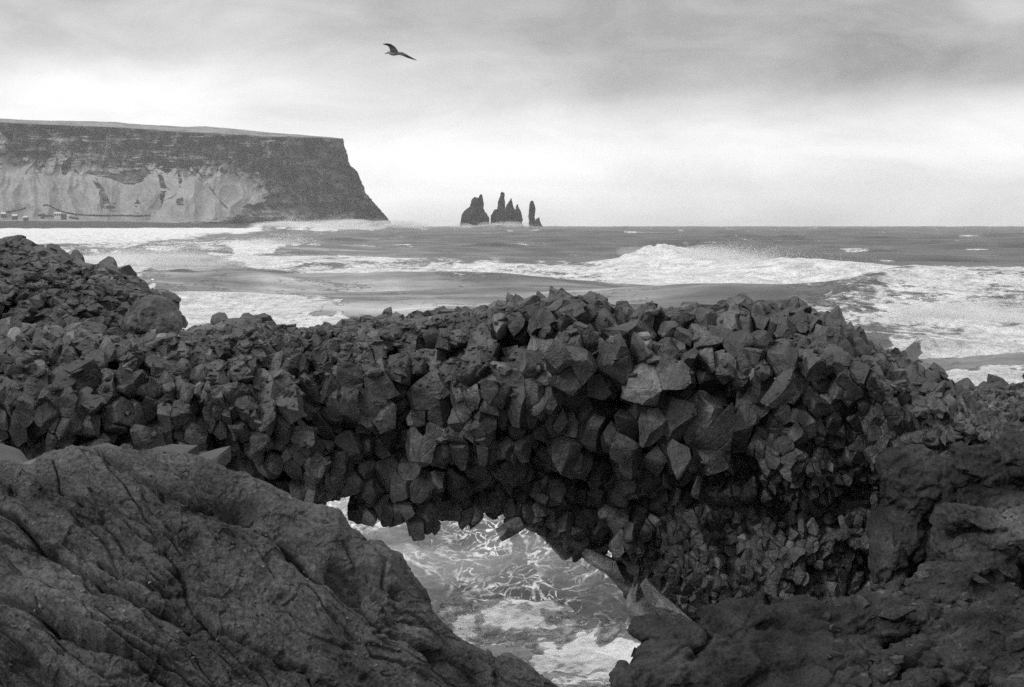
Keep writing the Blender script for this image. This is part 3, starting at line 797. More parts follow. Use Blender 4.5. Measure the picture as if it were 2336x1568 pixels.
def join_parts(parts):
    VV, FF, TT, off = [], [], [], 0
    for V, Fc, t in parts:
        VV.append(V); FF.append(Fc + off); TT.append(np.full(len(V), t)); off += len(V)
    return np.concatenate(VV), np.concatenate(FF), np.concatenate(TT)

def fractured(name, box, sdf, size, seed, stretch, delp=.30, clus=.64, tilt=.36, rag=.10):
    """fill the shell of a solid with jointed blocks. size(x,z)->class spacing, sdf>0 inside"""
    r = np.random.default_rng(seed)
    (x0, x1), (y0, y1), (z0, z1) = box
    Sx = np.array(stretch); seeds, spac = [], []
    classes = [.085, .13, .19, .29, .40]
    for ci, s in enumerate(classes):
        st = s * Sx
        gx, gy, gz = [np.arange(a, b, q) for (a, b), q in zip(box, st)]
        G = np.stack(np.meshgrid(gx, gy, gz, indexing='ij'), -1).reshape(-1, 3)
        G = G + (r.random(G.shape) - .5) * st * .95
        G = G[r.random(len(G)) > delp]
        cl = size(G[:, 0], G[:, 1], G[:, 2])
        G = G[cl == ci]
        sd = sdf(G)
        G = G[(sd > -2.2 * s) & (sd < max(2.6 * s, .70))]
        seeds.append(G); spac.append(np.full(len(G), s))
    P = np.concatenate(seeds); S = np.concatenate(spac)
    # broad fracture planes: neighbouring blocks break off along a shared, randomly tilted face
    csp = clus * np.array([1, 1, 1.15])
    CG = np.stack(np.meshgrid(*[np.arange(a, b, q) for (a, b), q in zip(box, csp)], indexing='ij'), -1).reshape(-1, 3)
    CG = CG + (r.random(CG.shape) - .5) * csp * .95
    c_sd = sdf(CG); ok = np.abs(c_sd) < clus * 1.1; CG, c_sd = CG[ok], c_sd[ok]
    def gradf(Q_, e_=.12):
        g = -np.stack([sdf(Q_ + np.eye(3)[k] * e_) - sdf(Q_ - np.eye(3)[k] * e_) for k in range(3)], -1)
        return g / (np.linalg.norm(g, axis=1, keepdims=True) + 1e-9)
    cg = gradf(CG); cpt = CG + cg * (c_sd + r.normal(size=len(CG)) * clus * .20)[:, None]
    cn = cg + r.normal(size=cg.shape) * tilt; cn /= np.linalg.norm(cn, axis=1, keepdims=True)
    ckd = kdtree.KDTree(len(CG))
    for i, q in enumerate(CG): ckd.insert(q, i)
    ckd.balance()
    Pw = P + np.stack([fbm(P * 2.2 + 7 * k, 2) for k in range(3)], -1) * clus * .35
    ci_ = np.array([ckd.find(q)[1] for q in Pw])
    pln = ((cpt[ci_] - P) * cn[ci_]).sum(1)
    base_sd = sdf(P)
    up = smooth(.15, .55, gradf(P)[:, 2])
    pln = pln * (1 - .75 * up) + base_sd * .75 * up
    pln = np.clip(pln, base_sd - clus * (.50 - .40 * up), base_sd + clus * (.20 - .19 * up))
    sd = pln + (r.random(len(P)) - .5) * 2 * rag * S * (1 - .5 * up)
    inside = sd > 0
    Q = P / Sx
    sdv = pln; grad = cn[ci_]
    kd = kdtree.KDTree(len(Q))
    for i, q in enumerate(Q): kd.insert(q, i)
    kd.balance()
    axes = np.array([[1, 0, 0], [-1, 0, 0], [0, 1, 0], [0, -1, 0], [0, 0, 1], [0, 0, -1]], float)
    out = []; nexp = 0
    for i in np.nonzero(inside)[0]:
        nb = kd.find_n(Q[i], 26)
        j = np.array([n_[1] for n_ in nb if n_[1] != i]); d = Q[j] - Q[i]; L = np.linalg.norm(d, axis=1)
        ok = L > 1e-4; j, d, L = j[ok], d[ok], L[ok]
        exposed = (~inside[j[:16]]).any()
        s = S[i]
        n_ = d / L[:, None]; dist = L / 2 - s * (r.uniform(.0, .03) if exposed and r.random() < .28 else -.004)
        qr, _ = np.linalg.qr(r.normal(size=(3, 3))); rd_ = r.normal(size=(4, 3)); rd_ /= np.linalg.norm(rd_, axis=1, keepdims=True)
        n_ = np.concatenate([n_, axes @ qr.T, rd_]); dist = np.concatenate([dist, s * r.uniform(.85, 1.1, 6), s * r.uniform(.8, 1.0, 4)])
        if exposed:
            k = r.integers(0, 3); ch = r.normal(size=(k, 3)) + grad[i] * .6; ch /= np.linalg.norm(ch, axis=1, keepdims=True) + 1e-9
            n_ = np.concatenate([n_, ch]); dist = np.concatenate([dist, s * r.uniform(.5, .9, k)])
            loose = r.random() < .13
            for q_ in range(1 + (r.random() < .25)):
                f_ = grad[i] * Sx + r.normal(size=3) * (.30 if (loose or q_) else .07); f_ /= np.linalg.norm(f_)
                n_ = np.concatenate([n_, [f_]]); dist = np.concatenate([dist, [max(s * .12, sdv[i] + (s * r.uniform(-.05, .32) if loose else s * r.uniform(-.03, .03) + q_ * s * .08))]])
        dist = np.maximum(dist, s * .08)
        V, Fc = cell(n_, dist)
        if V is None: continue
        if exposed:
            nexp += 1
            px = s / .0057
            lev = 2 if s >= .19 else 1
            for _ in range(lev):
                V, Fc = subdiv(V, Fc)
            V = relax(V, Fc, .10)
            ax = r.normal(size=3); ax /= np.linalg.norm(ax); an = math.radians(r.uniform(-5, 5) if loose else r.uniform(-.8, .8))
            K = np.array([[0, -ax[2], ax[1]], [ax[2], 0, -ax[0]], [-ax[1], ax[0], 0]])
            V = V @ (np.eye(3) + math.sin(an) * K + (1 - math.cos(an)) * K @ K).T
            off = r.normal(size=3) * s * (.04 if loose else .004)
            V = V + off
        V = (V + Q[i]) * Sx
        ct = .75 + .5 * ((ci_[i] * 0.6180339) % 1)
        out.append((V, Fc, ct * (r.uniform(.6, 1.2) if r.random() > .14 else r.uniform(1.5, 2.6))))
    V, Fc, T_ = join_parts(out)
    # weathering: broad warp, then chips and pits
    V = V + np.stack([fbm(V * 2.3 + 5 * k, 2) for k in range(3)], -1) * .035
    n3 = np.stack([fbm(V * 9 + 9 * k, 3, .6) for k in range(3)], -1)
    V = V + n3 * .012
    fv = np.stack([facet(V / .13 + 5.5 * k, .5, .5) for k in range(2)], -1)
    V[:, 1] += fv[:, 0] * .018; V[:, 0] += fv[:, 1] * .010; V[:, 2] += fv[:, 1] * .008
    print(name, 'seeds', len(P), 'blocks', len(out), 'exposed', nexp, 'verts', len(V))
    return V, Fc, T_

def finish_rock(name, V, Fc, T_, mat, angle=34, **kw):
    me = mesh_from(name, V, Fc, True, {'tone': T_})
    me.set_sharp_from_angle(angle=math.radians(angle))
    return new_obj(name, me, mat, **kw)

def rubble(pos, size, seed, flat=.6, tones=(.6, 1.5), sub=1):
    """loose angular stones"""
    r = np.random.default_rng(seed); out = []
    for p, s in zip(pos, size):
        k = r.integers(9, 15); n_ = r.normal(size=(k, 3)); n_ /= np.linalg.norm(n_, axis=1, keepdims=True)
        dist = r.uniform(.5, 1.0, k)
        n_ = np.concatenate([n_, np.eye(3), -np.eye(3)]); dist = np.concatenate([dist, r.uniform(.7, 1.0, 6)])
        V, Fc = cell(n_, dist)
        if V is None: continue
        for _ in range(sub): V, Fc = subdiv(V, Fc)
        V = relax(V, Fc, .25) if sub else V
        V = V * np.array([r.uniform(.8, 1.4), r.uniform(.7, 1.1), r.uniform(.6, 1.3) * flat]) * s / 2
        a, b = r.uniform(0, 6.28), r.normal() * .35
        ca, sa, cb, sb = math.cos(a), math.sin(a), math.cos(b), math.sin(b)
        V = V @ np.array([[ca, -sa, 0], [sa, ca, 0], [0, 0, 1]]).T @ np.array([[cb, 0, sb], [0, 1, 0], [-sb, 0, cb]]).T
        out.append((V + p, Fc, r.uniform(*tones)))
    return out

DA = 20.0
CREST = [(-260, 742), (0, 745), (60, 745), (130, 750), (200, 765), (300, 770), (400, 758), (415, 744), (450, 741), (490, 735), (530, 728), (570, 737), (600, 754), (622, 768), (650, 757), (700, 748),
         (745, 741), (800, 733), (850, 725), (900, 724), (960, 719), (1030, 707), (1100, 702), (1150, 690), (1200, 686), (1260, 679), (1330, 674), (1398, 667), (1412, 690), (1440, 702), (1500, 706),
         (1540, 704), (1600, 705), (1625, 693), (1650, 702), (1690, 685), (1740, 688), (1790, 695), (1850, 700), (1900, 702), (1948, 708), (1970, 738), (2000, 764), (2060, 792), (2110, 810),
         (2150, 828), (2192, 860), (2202, 882), (2228, 898), (2262, 899), (2336, 894), (2700, 880)]
HOLE = [(450, 1900), (470, 1700), (560, 1400), (640, 1260), (700, 1200), (760, 1172), (780, 1165), (812, 1190), (850, 1195), (900, 1200), (945, 1208), (1000, 1206), (1027, 1200), (1031, 1186),
        (1045, 1197), (1075, 1202), (1112, 1194), (1130, 1206), (1155, 1220), (1177, 1214), (1196, 1198), (1215, 1202), (1238, 1222), (1262, 1246), (1300, 1275), (1340, 1286), (1356, 1284), (1392, 1306),
        (1430, 1336), (1441, 1352), (1438, 1410), (1452, 1432), (1470, 1500), (1500, 1900)]
OUT = [(u_, v_) for u_, v_ in CREST] + [(2700, 1900)] + HOLE[::-1] + [(-260, 1900)]
def face_y(x_, z_, u_, v_, t_):
    """distance of the front face"""
    yf = 20.35 - 1.05 * smooth(0.0, .75, t_)
    yf = yf + (.34 - .26 * smooth(1350, 1650, u_)) * np.maximum(0, t_ - 1.0)
    yf = yf + .28 * fbm(col3(x_ / 1.3, z_ / 1.5), 3) + .15 * fbm(col3(x_ / .5, z_ / .55, 4 + 0 * x_), 2)
    # left part is a wall standing a little forward, right pillar leans out to the viewer
    yf = yf - .35 * smooth(500, 100, u_)
    yf = yf - .9 * smooth(1850, 2500, u_)
    # alcove under the left high ground and dark recess band in the lower face
    yf = yf + .35 * smooth(1000, 1100, v_) * smooth(700, 900, u_)
    # big leaning buttress on the right half of the face
    yf = yf - .35 * np.exp(-((u_ - 1870) / 110) ** 2 - ((v_ - 830) / 70) ** 2) - .22 * np.exp(-((u_ - 1390) / 70) ** 2 - ((v_ - 810) / 70) ** 2)
    yf = yf - .25 * np.exp(-((u_ - 1560) / 120) ** 2 - ((v_ - 1050) / 70) ** 2)
    return yf
_cz = [(wx(u_, DA), wz(v_, DA)) for u_, v_ in CREST]
def arch_sdf(P):
    x_, y_, z_ = P.T
    u_ = UC + x_ / DA * F; v_ = VE + (CAMH - z_) / DA * F
    sd2 = poly_sd(x_, z_, [(wx(a, DA), wz(b, DA)) for a, b in OUT])
    t_ = interp(x_, _cz) - z_
    f_ = (y_ - face_y(x_, z_, u_, v_, t_)) * .9
    b_ = 22.6 + .4 * fbm(col3(x_ / 1.5, z_ / 1.5, 8 + 0 * x_), 2) - y_
    return np.minimum(np.minimum(sd2 - .11, f_), b_)
def arch_size(x_, y_, z_):
    u_ = UC + x_ / DA * F; v_ = VE + (CAMH - z_) / DA * F
    n = fbm(col3(x_ * 1.1, y_ * 1.1, z_ * 1.1), 2) + .0
    n5 = fbm(col3(x_ * 2.3 + 4, y_ * 2.3, z_ * 2.3), 2)
    c = np.where(n5 + .35 * smooth(900, 1500, u_) * smooth(1200, 900, v_) > .08, 3, 2)
    c = np.where(n5 < -.22, 1, c)
    # smaller stone near the crest on the left, tiny joints in the lower right
    t_ = interp(x_, _cz) - z_
    c = np.where((t_ < .32 + .2 * n) & (u_ < 1180), 1, c)
    c = np.where((t_ < .16 + .1 * n) & (u_ < 1130) & (u_ > 620), 0, c)
    fine = smooth(-40, 120, (u_ - 1400) * .42 + (v_ - 1130) * .9 + n * 220) * 1.0
    right = u_ - 2020 + (v_ - 900) * .55 + n * 180
    c = np.where((fine > .5) & (u_ > 1420), 1, c)
    c = np.where(((u_ - 1500) * .35 + (v_ - 1190) + n * 160 > 0) & (u_ > 1480), 0, c)
    c = np.where(right > 0, np.minimum(c, 1), c)
    c = np.where(right > 110, 0, c)
    c = np.where((y_ > 21.4), np.maximum(c, 2), c)
    c = np.where((t_ < .22) & (u_ > 1130), np.minimum(c, 2), c)
    hd = -poly_sd(u_, v_, HOLE)
    c = np.where((hd < 45), np.minimum(c, 1), c); c = np.where(hd < 100, np.minimum(c, 2), c)
    big = (fbm(col3(x_ * 1.4 + 9, y_ * 1.4, z_ * 1.4), 2) > .10) & (c >= 2) & (hd > 130) & (t_ > .35) & (u_ > 1100) & (u_ < 2020) & (v_ < 1130)
    c = np.where(big, 4, c)
    return c
V, Fc, T_ = fractured('arch', ((wx(-250, DA), wx(2650, DA)), (17.4, 22.9), (wz(1640, DA), 7.6)), arch_sdf, arch_size, 3, (1.0, 1.0, 1.28))
parts = [(V, Fc, None)]
# platy rubble settled on the crest and on the ledges of the face
def settle(V, Fc, x_, y_, zt, minz=.25):
    bv = BVHTree.FromPolygons(V.tolist(), Fc.tolist()); out = []; ok = []
    for i, (a, b) in enumerate(zip(x_, y_)):
        h = bv.ray_cast(Vector((a, b, zt)), Vector((0, 0, -1)))
        if h[0] is not None and h[1].z > minz: out.append(h[0][:]); ok.append(i)
    return np.array(out), np.array(ok)
r_ = np.random.default_rng(8)
n_ = 3000
uu_ = np.concatenate([r_.uniform(430, 1180, 2400), r_.uniform(-100, 430, 600)]); yy_ = r_.uniform(18.9, 20.9, n_)
q_, ok = settle(V, Fc, wx(uu_, DA), yy_, 9, .3); sz_ = r_.lognormal(math.log(.09), .45, n_).clip(.04, .20)[ok]
rb = rubble(q_ - np.array([0, 0, .25]) * sz_[:, None], sz_, 5, .5)
n_ = 900
uu_ = r_.uniform(1180, 2500, n_); yy_ = r_.uniform(18.6, 20.9, n_)
q_, ok = settle(V, Fc, wx(uu_, DA), yy_, 9, .3); sz_ = r_.lognormal(math.log(.09), .5, n_).clip(.04, .24)[ok]; sz_[q_[:, 0] > wx(2150, DA)] *= .6
rb += rubble(q_ - np.array([0, 0, .3]) * sz_[:, None], sz_, 6, .62)
rr_ = np.random.default_rng(41)  # prisms edging the opening, with sky light put into their raised tone
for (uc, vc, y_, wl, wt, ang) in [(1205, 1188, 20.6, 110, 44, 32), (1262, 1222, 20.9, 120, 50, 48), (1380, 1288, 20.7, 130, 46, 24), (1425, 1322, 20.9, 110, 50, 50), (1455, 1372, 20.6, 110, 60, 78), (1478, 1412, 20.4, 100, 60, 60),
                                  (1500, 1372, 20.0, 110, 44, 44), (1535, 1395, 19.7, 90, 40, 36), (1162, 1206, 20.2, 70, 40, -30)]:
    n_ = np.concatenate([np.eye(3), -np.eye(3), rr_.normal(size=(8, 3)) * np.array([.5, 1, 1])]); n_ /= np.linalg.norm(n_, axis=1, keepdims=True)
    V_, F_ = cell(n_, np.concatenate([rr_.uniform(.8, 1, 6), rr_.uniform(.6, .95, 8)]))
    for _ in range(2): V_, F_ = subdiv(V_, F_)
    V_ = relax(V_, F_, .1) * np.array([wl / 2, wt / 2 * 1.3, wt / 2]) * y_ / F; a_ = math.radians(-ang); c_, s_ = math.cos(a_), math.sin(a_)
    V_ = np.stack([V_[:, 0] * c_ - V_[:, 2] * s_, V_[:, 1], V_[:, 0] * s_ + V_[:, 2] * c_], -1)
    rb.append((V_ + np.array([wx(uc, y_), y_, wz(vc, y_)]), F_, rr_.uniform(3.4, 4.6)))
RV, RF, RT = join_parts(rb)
RV = RV + np.stack([fbm(RV * 9 + 9 * k, 3, .6) for k in range(3)], -1) * .010
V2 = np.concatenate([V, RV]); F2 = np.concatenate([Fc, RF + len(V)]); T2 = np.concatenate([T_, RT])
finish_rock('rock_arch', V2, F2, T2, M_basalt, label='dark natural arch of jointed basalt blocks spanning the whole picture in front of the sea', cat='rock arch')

# the higher basalt mass behind the arch's left end
DL = 23.5
LTOP = [(-400, 480), (0, 537), (60, 560), (100, 572), (150, 585), (200, 592), (240, 605), (280, 630), (332, 655), (345, 668), (352, 690), (365, 700), (372, 760), (385, 1000), (-400, 1000)]
_lz = [(wx(u_, DL), wz(v_, DL)) for u_, v_ in LTOP[:-2]]
def led_sdf(P):
    x_, y_, z_ = P.T
    sd2 = poly_sd(x_, z_, [(wx(a, DL), wz(b, DL)) for a, b in LTOP])
    t_ = interp(x_, _lz) - z_
    yf = 23.7 - 1.3 * smooth(0, .85, t_) + .55 * smooth(.75, 1.25, t_) + .3 * fbm(col3(x_ / 1.2, z_ / 1.1, 2 + 0 * x_), 3)
    return np.minimum(np.minimum(sd2 - .17, (y_ - yf) * .9), 25.5 - y_)
def led_size(x_, y_, z_):
    t_ = interp(x_, _lz) - z_; n = fbm(col3(x_, y_, z_), 2)
    c = np.where(t_ < .75 + .4 * n, 1, 2); c = np.where((t_ < .25 + .2 * n), 0, c)
    c = np.where(y_ > 24.3, 2, c)
    return c
V, Fc, T_ = fractured('ledge', ((wx(-380, DL), wx(420, DL)), (21.8, 25.8), (wz(900, DL), 8.6)), led_sdf, led_size, 4, (1.1, 1.1, .95))
r_ = np.random.default_rng(18); n_ = 1500
uu_ = r_.uniform(-350, 345, n_); yy_ = r_.uniform(22.2, 24.2, n_)
q_, ok = settle(V, Fc, wx(uu_, DL), yy_, 9.5, .3); sz_ = r_.lognormal(math.log(.12), .45, n_).clip(.05, .25)[ok]
RV, RF, RT = join_parts(rubble(q_ - np.array([0, 0, .25]) * sz_[:, None], sz_, 7, .6))
RV = RV + np.stack([fbm(RV * 9 + 9 * k, 3, .6) for k in range(3)], -1) * .010
finish_rock('rock_ledge', np.concatenate([V, RV]), np.concatenate([Fc, RF + len(V)]), np.concatenate([T_, RT]), M_basalt,
            label='higher rubble topped basalt mass rising at the upper left behind the arch', cat='rock outcrop')

# smooth rounded buttress at the right foot of that mass
def lump(name, u_, v_, D, rx, ry, rz, seed, mat, rough=.25, facet=.0, **kw):
    bm = bmesh.new(); bmesh.ops.create_icosphere(bm, subdivisions=6, radius=1)
    V = np.array([q.co for q in bm.verts]); Fc = np.array([[q.index for q in f.verts] for f in bm.faces]); bm.free()
    L = np.ones(len(V))
    rr = np.random.default_rng(seed)
    for k in range(14):   # planar cuts give broad facets
        n_ = rr.normal(size=3); n_ /= np.linalg.norm(n_); d = rr.uniform(.72, .98)
        h = V @ n_; L = np.where(h > d * 1e-9, np.minimum(L, np.where(h > 1e-6, d / np.maximum(h, 1e-6), 9)), L)
    V = V * L[:, None]
    V = V * (1 + rough * fbm(V * 1.6 + seed * 7.7, 4, .5) + .05 * fbm(V * 9 + seed, 4, .65))[:, None]
    V = V * np.array([rx, ry, rz])
    me = mesh_from(name, V, Fc, True, {'tone': np.full(len(V), 1.0)})
    o = new_obj(name, me, mat, **kw); o.location = (wx(u_, D), D, wz(v_, D)); return o
lump('buttress', 350, 745, 22.6, .43, .6, .46, 21, M_basalt, .18, label='rounded cracked basalt knob at the right foot of the high left mass', cat='rock')

# ------------------------------------------------------------------ near tuff rock, lower left
DF = 9.5
FTOP = [(-900, 1090), (-200, 1068), (0, 1060), (60, 1063), (100, 1037), (165, 1024), (260, 1017), (340, 1018), (430, 1027), (465, 1036), (500, 1056), (560, 1080), (610, 1098), (640, 1116), (700, 1143), (745, 1152),
        (775, 1166), (800, 1200), (835, 1226), (862, 1232), (900, 1264), (935, 1300), (965, 1335), (981, 1365), (984, 1385), (1000, 1410), (1030, 1440), (1060, 1460), (1100, 1474), (1130, 1490),
        (1165, 1484), (1190, 1491), (1208, 1512), (1228, 1532), (1250, 1550), (1290, 1580), (1400, 1680), (1600, 1900), (1900, 2400)]
CR1 = [  # deep joints: polyline in picture columns/rows, half width, depth (m)
    ([(235, 1030), (262, 1052), (330, 1092), (372, 1128), (430, 1148), (500, 1166), (560, 1200), (620, 1222), (668, 1262), (700, 1300), (760, 1330), (800, 1362), (860, 1420), (930, 1465), (1000, 1500)], 7, .075),
    ([(-60, 1150), (40, 1190), (90, 1250), (160, 1290), (230, 1330), (320, 1362), (400, 1400), (440, 1420)], 8, .085),
    ([(-60, 1345), (60, 1392), (140, 1440), (210, 1475), (300, 1500), (400, 1560)], 10, .10),
    ([(120, 1050), (140, 1120), (200, 1150), (235, 1158)], 4, .03),
    ([(380, 1250), (420, 1310), (430, 1370), (490, 1440), (540, 1490), (600, 1530), (640, 1600)], 6, .06),
    ([(500, 1440), (560, 1470), (620, 1500), (700, 1530), (760, 1600)], 6, .05),
    ([(780, 1240), (820, 1300), (860, 1350), (900, 1390), (960, 1420)], 4, .045),
    ([(838, 1232), (856, 1290), (880, 1340), (930, 1370)], 5, .05),
    ([(700, 1345), (740, 1390), (800, 1440), (860, 1490), (930, 1520)], 4, .03),
    ([(520, 1200), (560, 1250), (600, 1300), (625, 1330)], 3, .02),
    ([(660, 1400), (680, 1440), (730, 1460), (800, 1470)], 3, .025),
    ([(220, 1440), (330, 1500), (420, 1540), (520, 1600)], 8, .05),
    ([(0, 1230), (60, 1250), (130, 1262)], 7, .04), ([(230, 1290), (330, 1330), (400, 1350)], 9, .05),
]
PIT1 = [(550, 1160, 46, 18, 22, .14), (795, 1330, 60, 30, 35, .18), (340, 1035, 30, 14, 5, .05), (800, 1470, 14, 8, 0, .05), (640, 1370, 14, 8, 0, .04), (40, 1500, 60, 22, 35, .1), (120, 1560, 70, 25, 30, .08),
        (835, 1545, 12, 9, 0, .05), (395, 1200, 26, 9, 20, .04), (30, 1130, 12, 10, 0, .05), (560, 1545, 40, 16, 30, .06), (880, 1400, 50, 12, 38, .07), (300, 1440, 60, 12, 30, .05)]
BMP1 = [(860, 1290, 60, 40, 30, .10), (600, 1135, 90, 28, 25, .07), (180, 1420, 150, 34, 32, .10), (300, 1480, 120, 26, 28, .09), (620, 1290, 130, 40, 35, .07), (120, 1190, 130, 40, 28, .07), (560, 1420, 120, 30, 33, .06)]
def smax(a, b, k): return .5 * (a + b + np.sqrt((a - b) ** 2 + k * k))
def near_rock():
    xs = np.concatenate([np.linspace(-6.5, wx(-60, 9), 60)[:-1], np.linspace(wx(-60, 9), wx(1330, 9.5), 1150), np.linspace(wx(1330, 9.5), 2.2, 60)[1:]])
    ys = np.concatenate([np.linspace(3.2, 7.2, 40)[:-1], np.linspace(7.2, 10.1, 900), np.linspace(10.1, 12.5, 60)[1:]])
    Xg, Yg = np.meshgrid(xs, ys)
    zr = np.interp(Xg, [wx(a, DF) for a, b in FTOP], [wz(b, DF) for a, b in FTOP])
    yr = 9.5 + .12 * fbm(col3(Xg / .8, 0 * Xg), 2)
    d = yr - Yg
    w = .12 * fbm(col3(Xg / .7, Yg / .7), 3)
    fr = np.maximum(d, 0); bk = np.maximum(-d, 0)
    zf = zr - .18 * fr ** 1.0 * 1 - .62 * (np.sqrt(fr * fr + .09) - .3) - 1.7 * (np.sqrt(bk * bk + .01) - .1) * (bk > 0)
    Z = zf + w * smooth(0, .5, fr) * .8
    Z = np.where(Yg < 7.2, np.maximum(Z, interp(Xg, [(-7, 5.1), (0.4, 4.9), (1.2, 3.5), (2.2, -1)])), Z)
    P = np.stack([Xg, Yg, Z], -1)
    u_ = UC + Xg / Yg * F; v_ = VE + (CAMH - Z) / Yg * F
    a = math.radians(34)
    # bedding coordinates: along and across the dip
    al = (u_ * math.cos(a) + v_ * math.sin(a)) / 100; ac = (-u_ * math.sin(a) + v_ * math.cos(a)) / 100
    wq = .35 * fbm(col3(u_ / 160, v_ / 160), 3)
    dsp = .08 * fbm(col3(al * .34, (ac + wq) * .95), 3, .5)
    rd = 1 - np.abs(fbm(col3(al * .30 + 3, (ac + wq) * 1.0, 5 + 0 * al), 4, .5)) * 2
    dsp -= .034 * smooth(.88, .985, rd)
    rd2 = 1 - np.abs(fbm(col3(al * .9, (ac + wq) * 2.1, 9 + 0 * al), 4, .6)) * 2
    dsp -= .010 * smooth(.85, .99, rd2)
    uw = u_ + 9 * fbm(col3(u_ / 40, v_ / 40, 2 + 0 * u_), 3); vw = v_ + 9 * fbm(col3(u_ / 40, v_ / 40, 7 + 0 * u_), 3)
    for ln, wd, dp in CR1:
        dd = line_d(uw, vw, ln); m = .45 + .8 * smooth(-.4, .4, fbm(col3(u_ / 60, v_ / 60, 1 + dp * 99 + 0 * u_), 2))
        dsp -= dp * m * (np.exp(-(dd / wd) ** 2) * .5 + np.exp(-(dd / (wd * .4)) ** 2) * 1.2)
        # rock steps down on the lower side of a joint
        dsp -= dp * .35 * np.exp(-(np.maximum(0, dd - 3) / 34) ** 2) * (vw > interp(uw, [(p[0], p[1]) for p in ln])) * (dd > 1)
    for (uc, vc, ra, rb_, ang, dp), sg in [(p, -1) for p in PIT1] + [(p, 1) for p in BMP1]:
        t = math.radians(ang); du = uw - uc; dv = vw - vc
        p_ = (du * math.cos(t) + dv * math.sin(t)) / ra; q_ = (-du * math.sin(t) + dv * math.cos(t)) / rb_
        dsp += sg * dp * np.exp(-(p_ * p_ + q_ * q_) ** (1.5 if sg < 0 else 1))
    n_ = grid_normals(P); n_ *= np.sign(n_[..., 2:3] + 1e-9)
    Pf = P.reshape(-1, 3)
    dsp += (.020 * fbm(Pf * 5, 4, .55) + .006 * fbm(Pf * 22, 3, .6) + .003 * fbm(Pf * 75, 2, .7)).reshape(dsp.shape)
    rot = np.stack([al.ravel(), ac.ravel() + wq.ravel() * .5, Pf[:, 1] * 3], -1)
    dsp += (.038 * facet(rot * np.array([1.0, 2.2, .6]), .5, .5) + .012 * facet(rot * np.array([3.2, 6.0, 2]) + 3, .6, .5)).reshape(dsp.shape)
    dsp += (.0035 * facet(Pf * 16 + 1, .7, .6)).reshape(dsp.shape)
    pit = smooth(.42, .62, fbm(Pf * 16, 2)).reshape(dsp.shape); dsp -= .014 * pit
    edge = smooth(.0, .25, d + .12)   # keep the skyline where it is
    P = P + n_ * (dsp * (.25 + .75 * edge))[..., None]
    tone = 1 + .35 * fbm(Pf * 1.4, 4, .6) + .25 * fbm(Pf * 9, 3, .6)
    return mesh_from('tuff_rock', P.reshape(-1, 3), grid_faces(len(ys), len(xs)), True, {'tone': tone})
new_obj('boulder', near_rock(), M_tuff, label='huge smooth tuff rock with diagonal cracks sloping down at the lower left', cat='rock')

def mass(lumps, voxel):
    """union of rounded, planed-off lumps, welded into one skin"""
    bm = bmesh.new()
    for k, (u_, v_, D, ru, rv, ry, ang) in enumerate(lumps):
        b2 = bmesh.new(); bmesh.ops.create_icosphere(b2, subdivisions=5, radius=1)
        V = np.array([q.co for q in b2.verts]); rr = np.random.default_rng(100 + k); L = np.full(len(V), 1.0)
        for _ in range(11):
            n_ = rr.normal(size=3); n_ /= np.linalg.norm(n_); d = rr.uniform(.74, .97); h = V @ n_
            L = np.minimum(L, np.where(h > .05, d / np.maximum(h, .05), 9))
        V = V * L[:, None]; V = V * (1 + .22 * fbm(V * 1.5 + k * 3.3, 3, .5))[:, None]
        s = D / F; V = V * np.array([ru * s, ry, rv * s])
        a = math.radians(-ang); c_, s_ = math.cos(a), math.sin(a)
        V = np.stack([V[:, 0] * c_ - V[:, 2] * s_, V[:, 1], V[:, 0] * s_ + V[:, 2] * c_], -1) + np.array([wx(u_, D), D, wz(v_, D)])
        for q, c in zip(b2.verts, V): q.co = c
        t = bpy.data.meshes.new('tmp'); b2.to_mesh(t); b2.free(); bm.from_mesh(t); bpy.data.meshes.remove(t)
    me = bpy.data.meshes.new('tmp'); bm.to_mesh(me); bm.free()
    o = bpy.data.objects.new('tmp', me); COL.objects.link(o)
    md = o.modifiers.new('weld', 'REMESH'); md.mode = 'VOXEL'; md.voxel_size = voxel; md.use_smooth_shade = True
    dg = bpy.context.evaluated_depsgraph_get(); ev = o.evaluated_get(dg); m2 = ev.to_mesh()
    V = np.empty(len(m2.vertices) * 3, np.float32); m2.vertices.foreach_get('co', V); V = V.reshape(-1, 3)
    Fq = [p.vertices[:] for p in m2.polygons]; Fq = np.array([f if len(f) == 4 else (f[0], f[1], f[2], f[2]) for f in Fq])
    ev.to_mesh_clear(); bpy.data.objects.remove(o); bpy.data.meshes.remove(me)
    return V.astype(float), Fq
def vnormals(V, Fq):
    n = np.cross(V[Fq[:, 2]] - V[Fq[:, 0]], V[Fq[:, 3]] - V[Fq[:, 1]]); N_ = np.zeros_like(V)
    for i in range(4): np.add.at(N_, Fq[:, i], n)
    return N_ / (np.linalg.norm(N_, axis=1, keepdims=True) + 1e-12)
def qrelax(V, Fq, it=1, a=.5):
    for _ in range(it):
        S = np.zeros_like(V); C = np.zeros(len(V))
        for i in range(4):
            j = (i + 1) % 4
            np.add.at(S, Fq[:, i], V[Fq[:, j]]); np.add.at(C, Fq[:, i], 1); np.add.at(S, Fq[:, j], V[Fq[:, i]]); np.add.at(C, Fq[:, j], 1)
        V = V * (1 - a) + a * S / C[:, None]
    return V
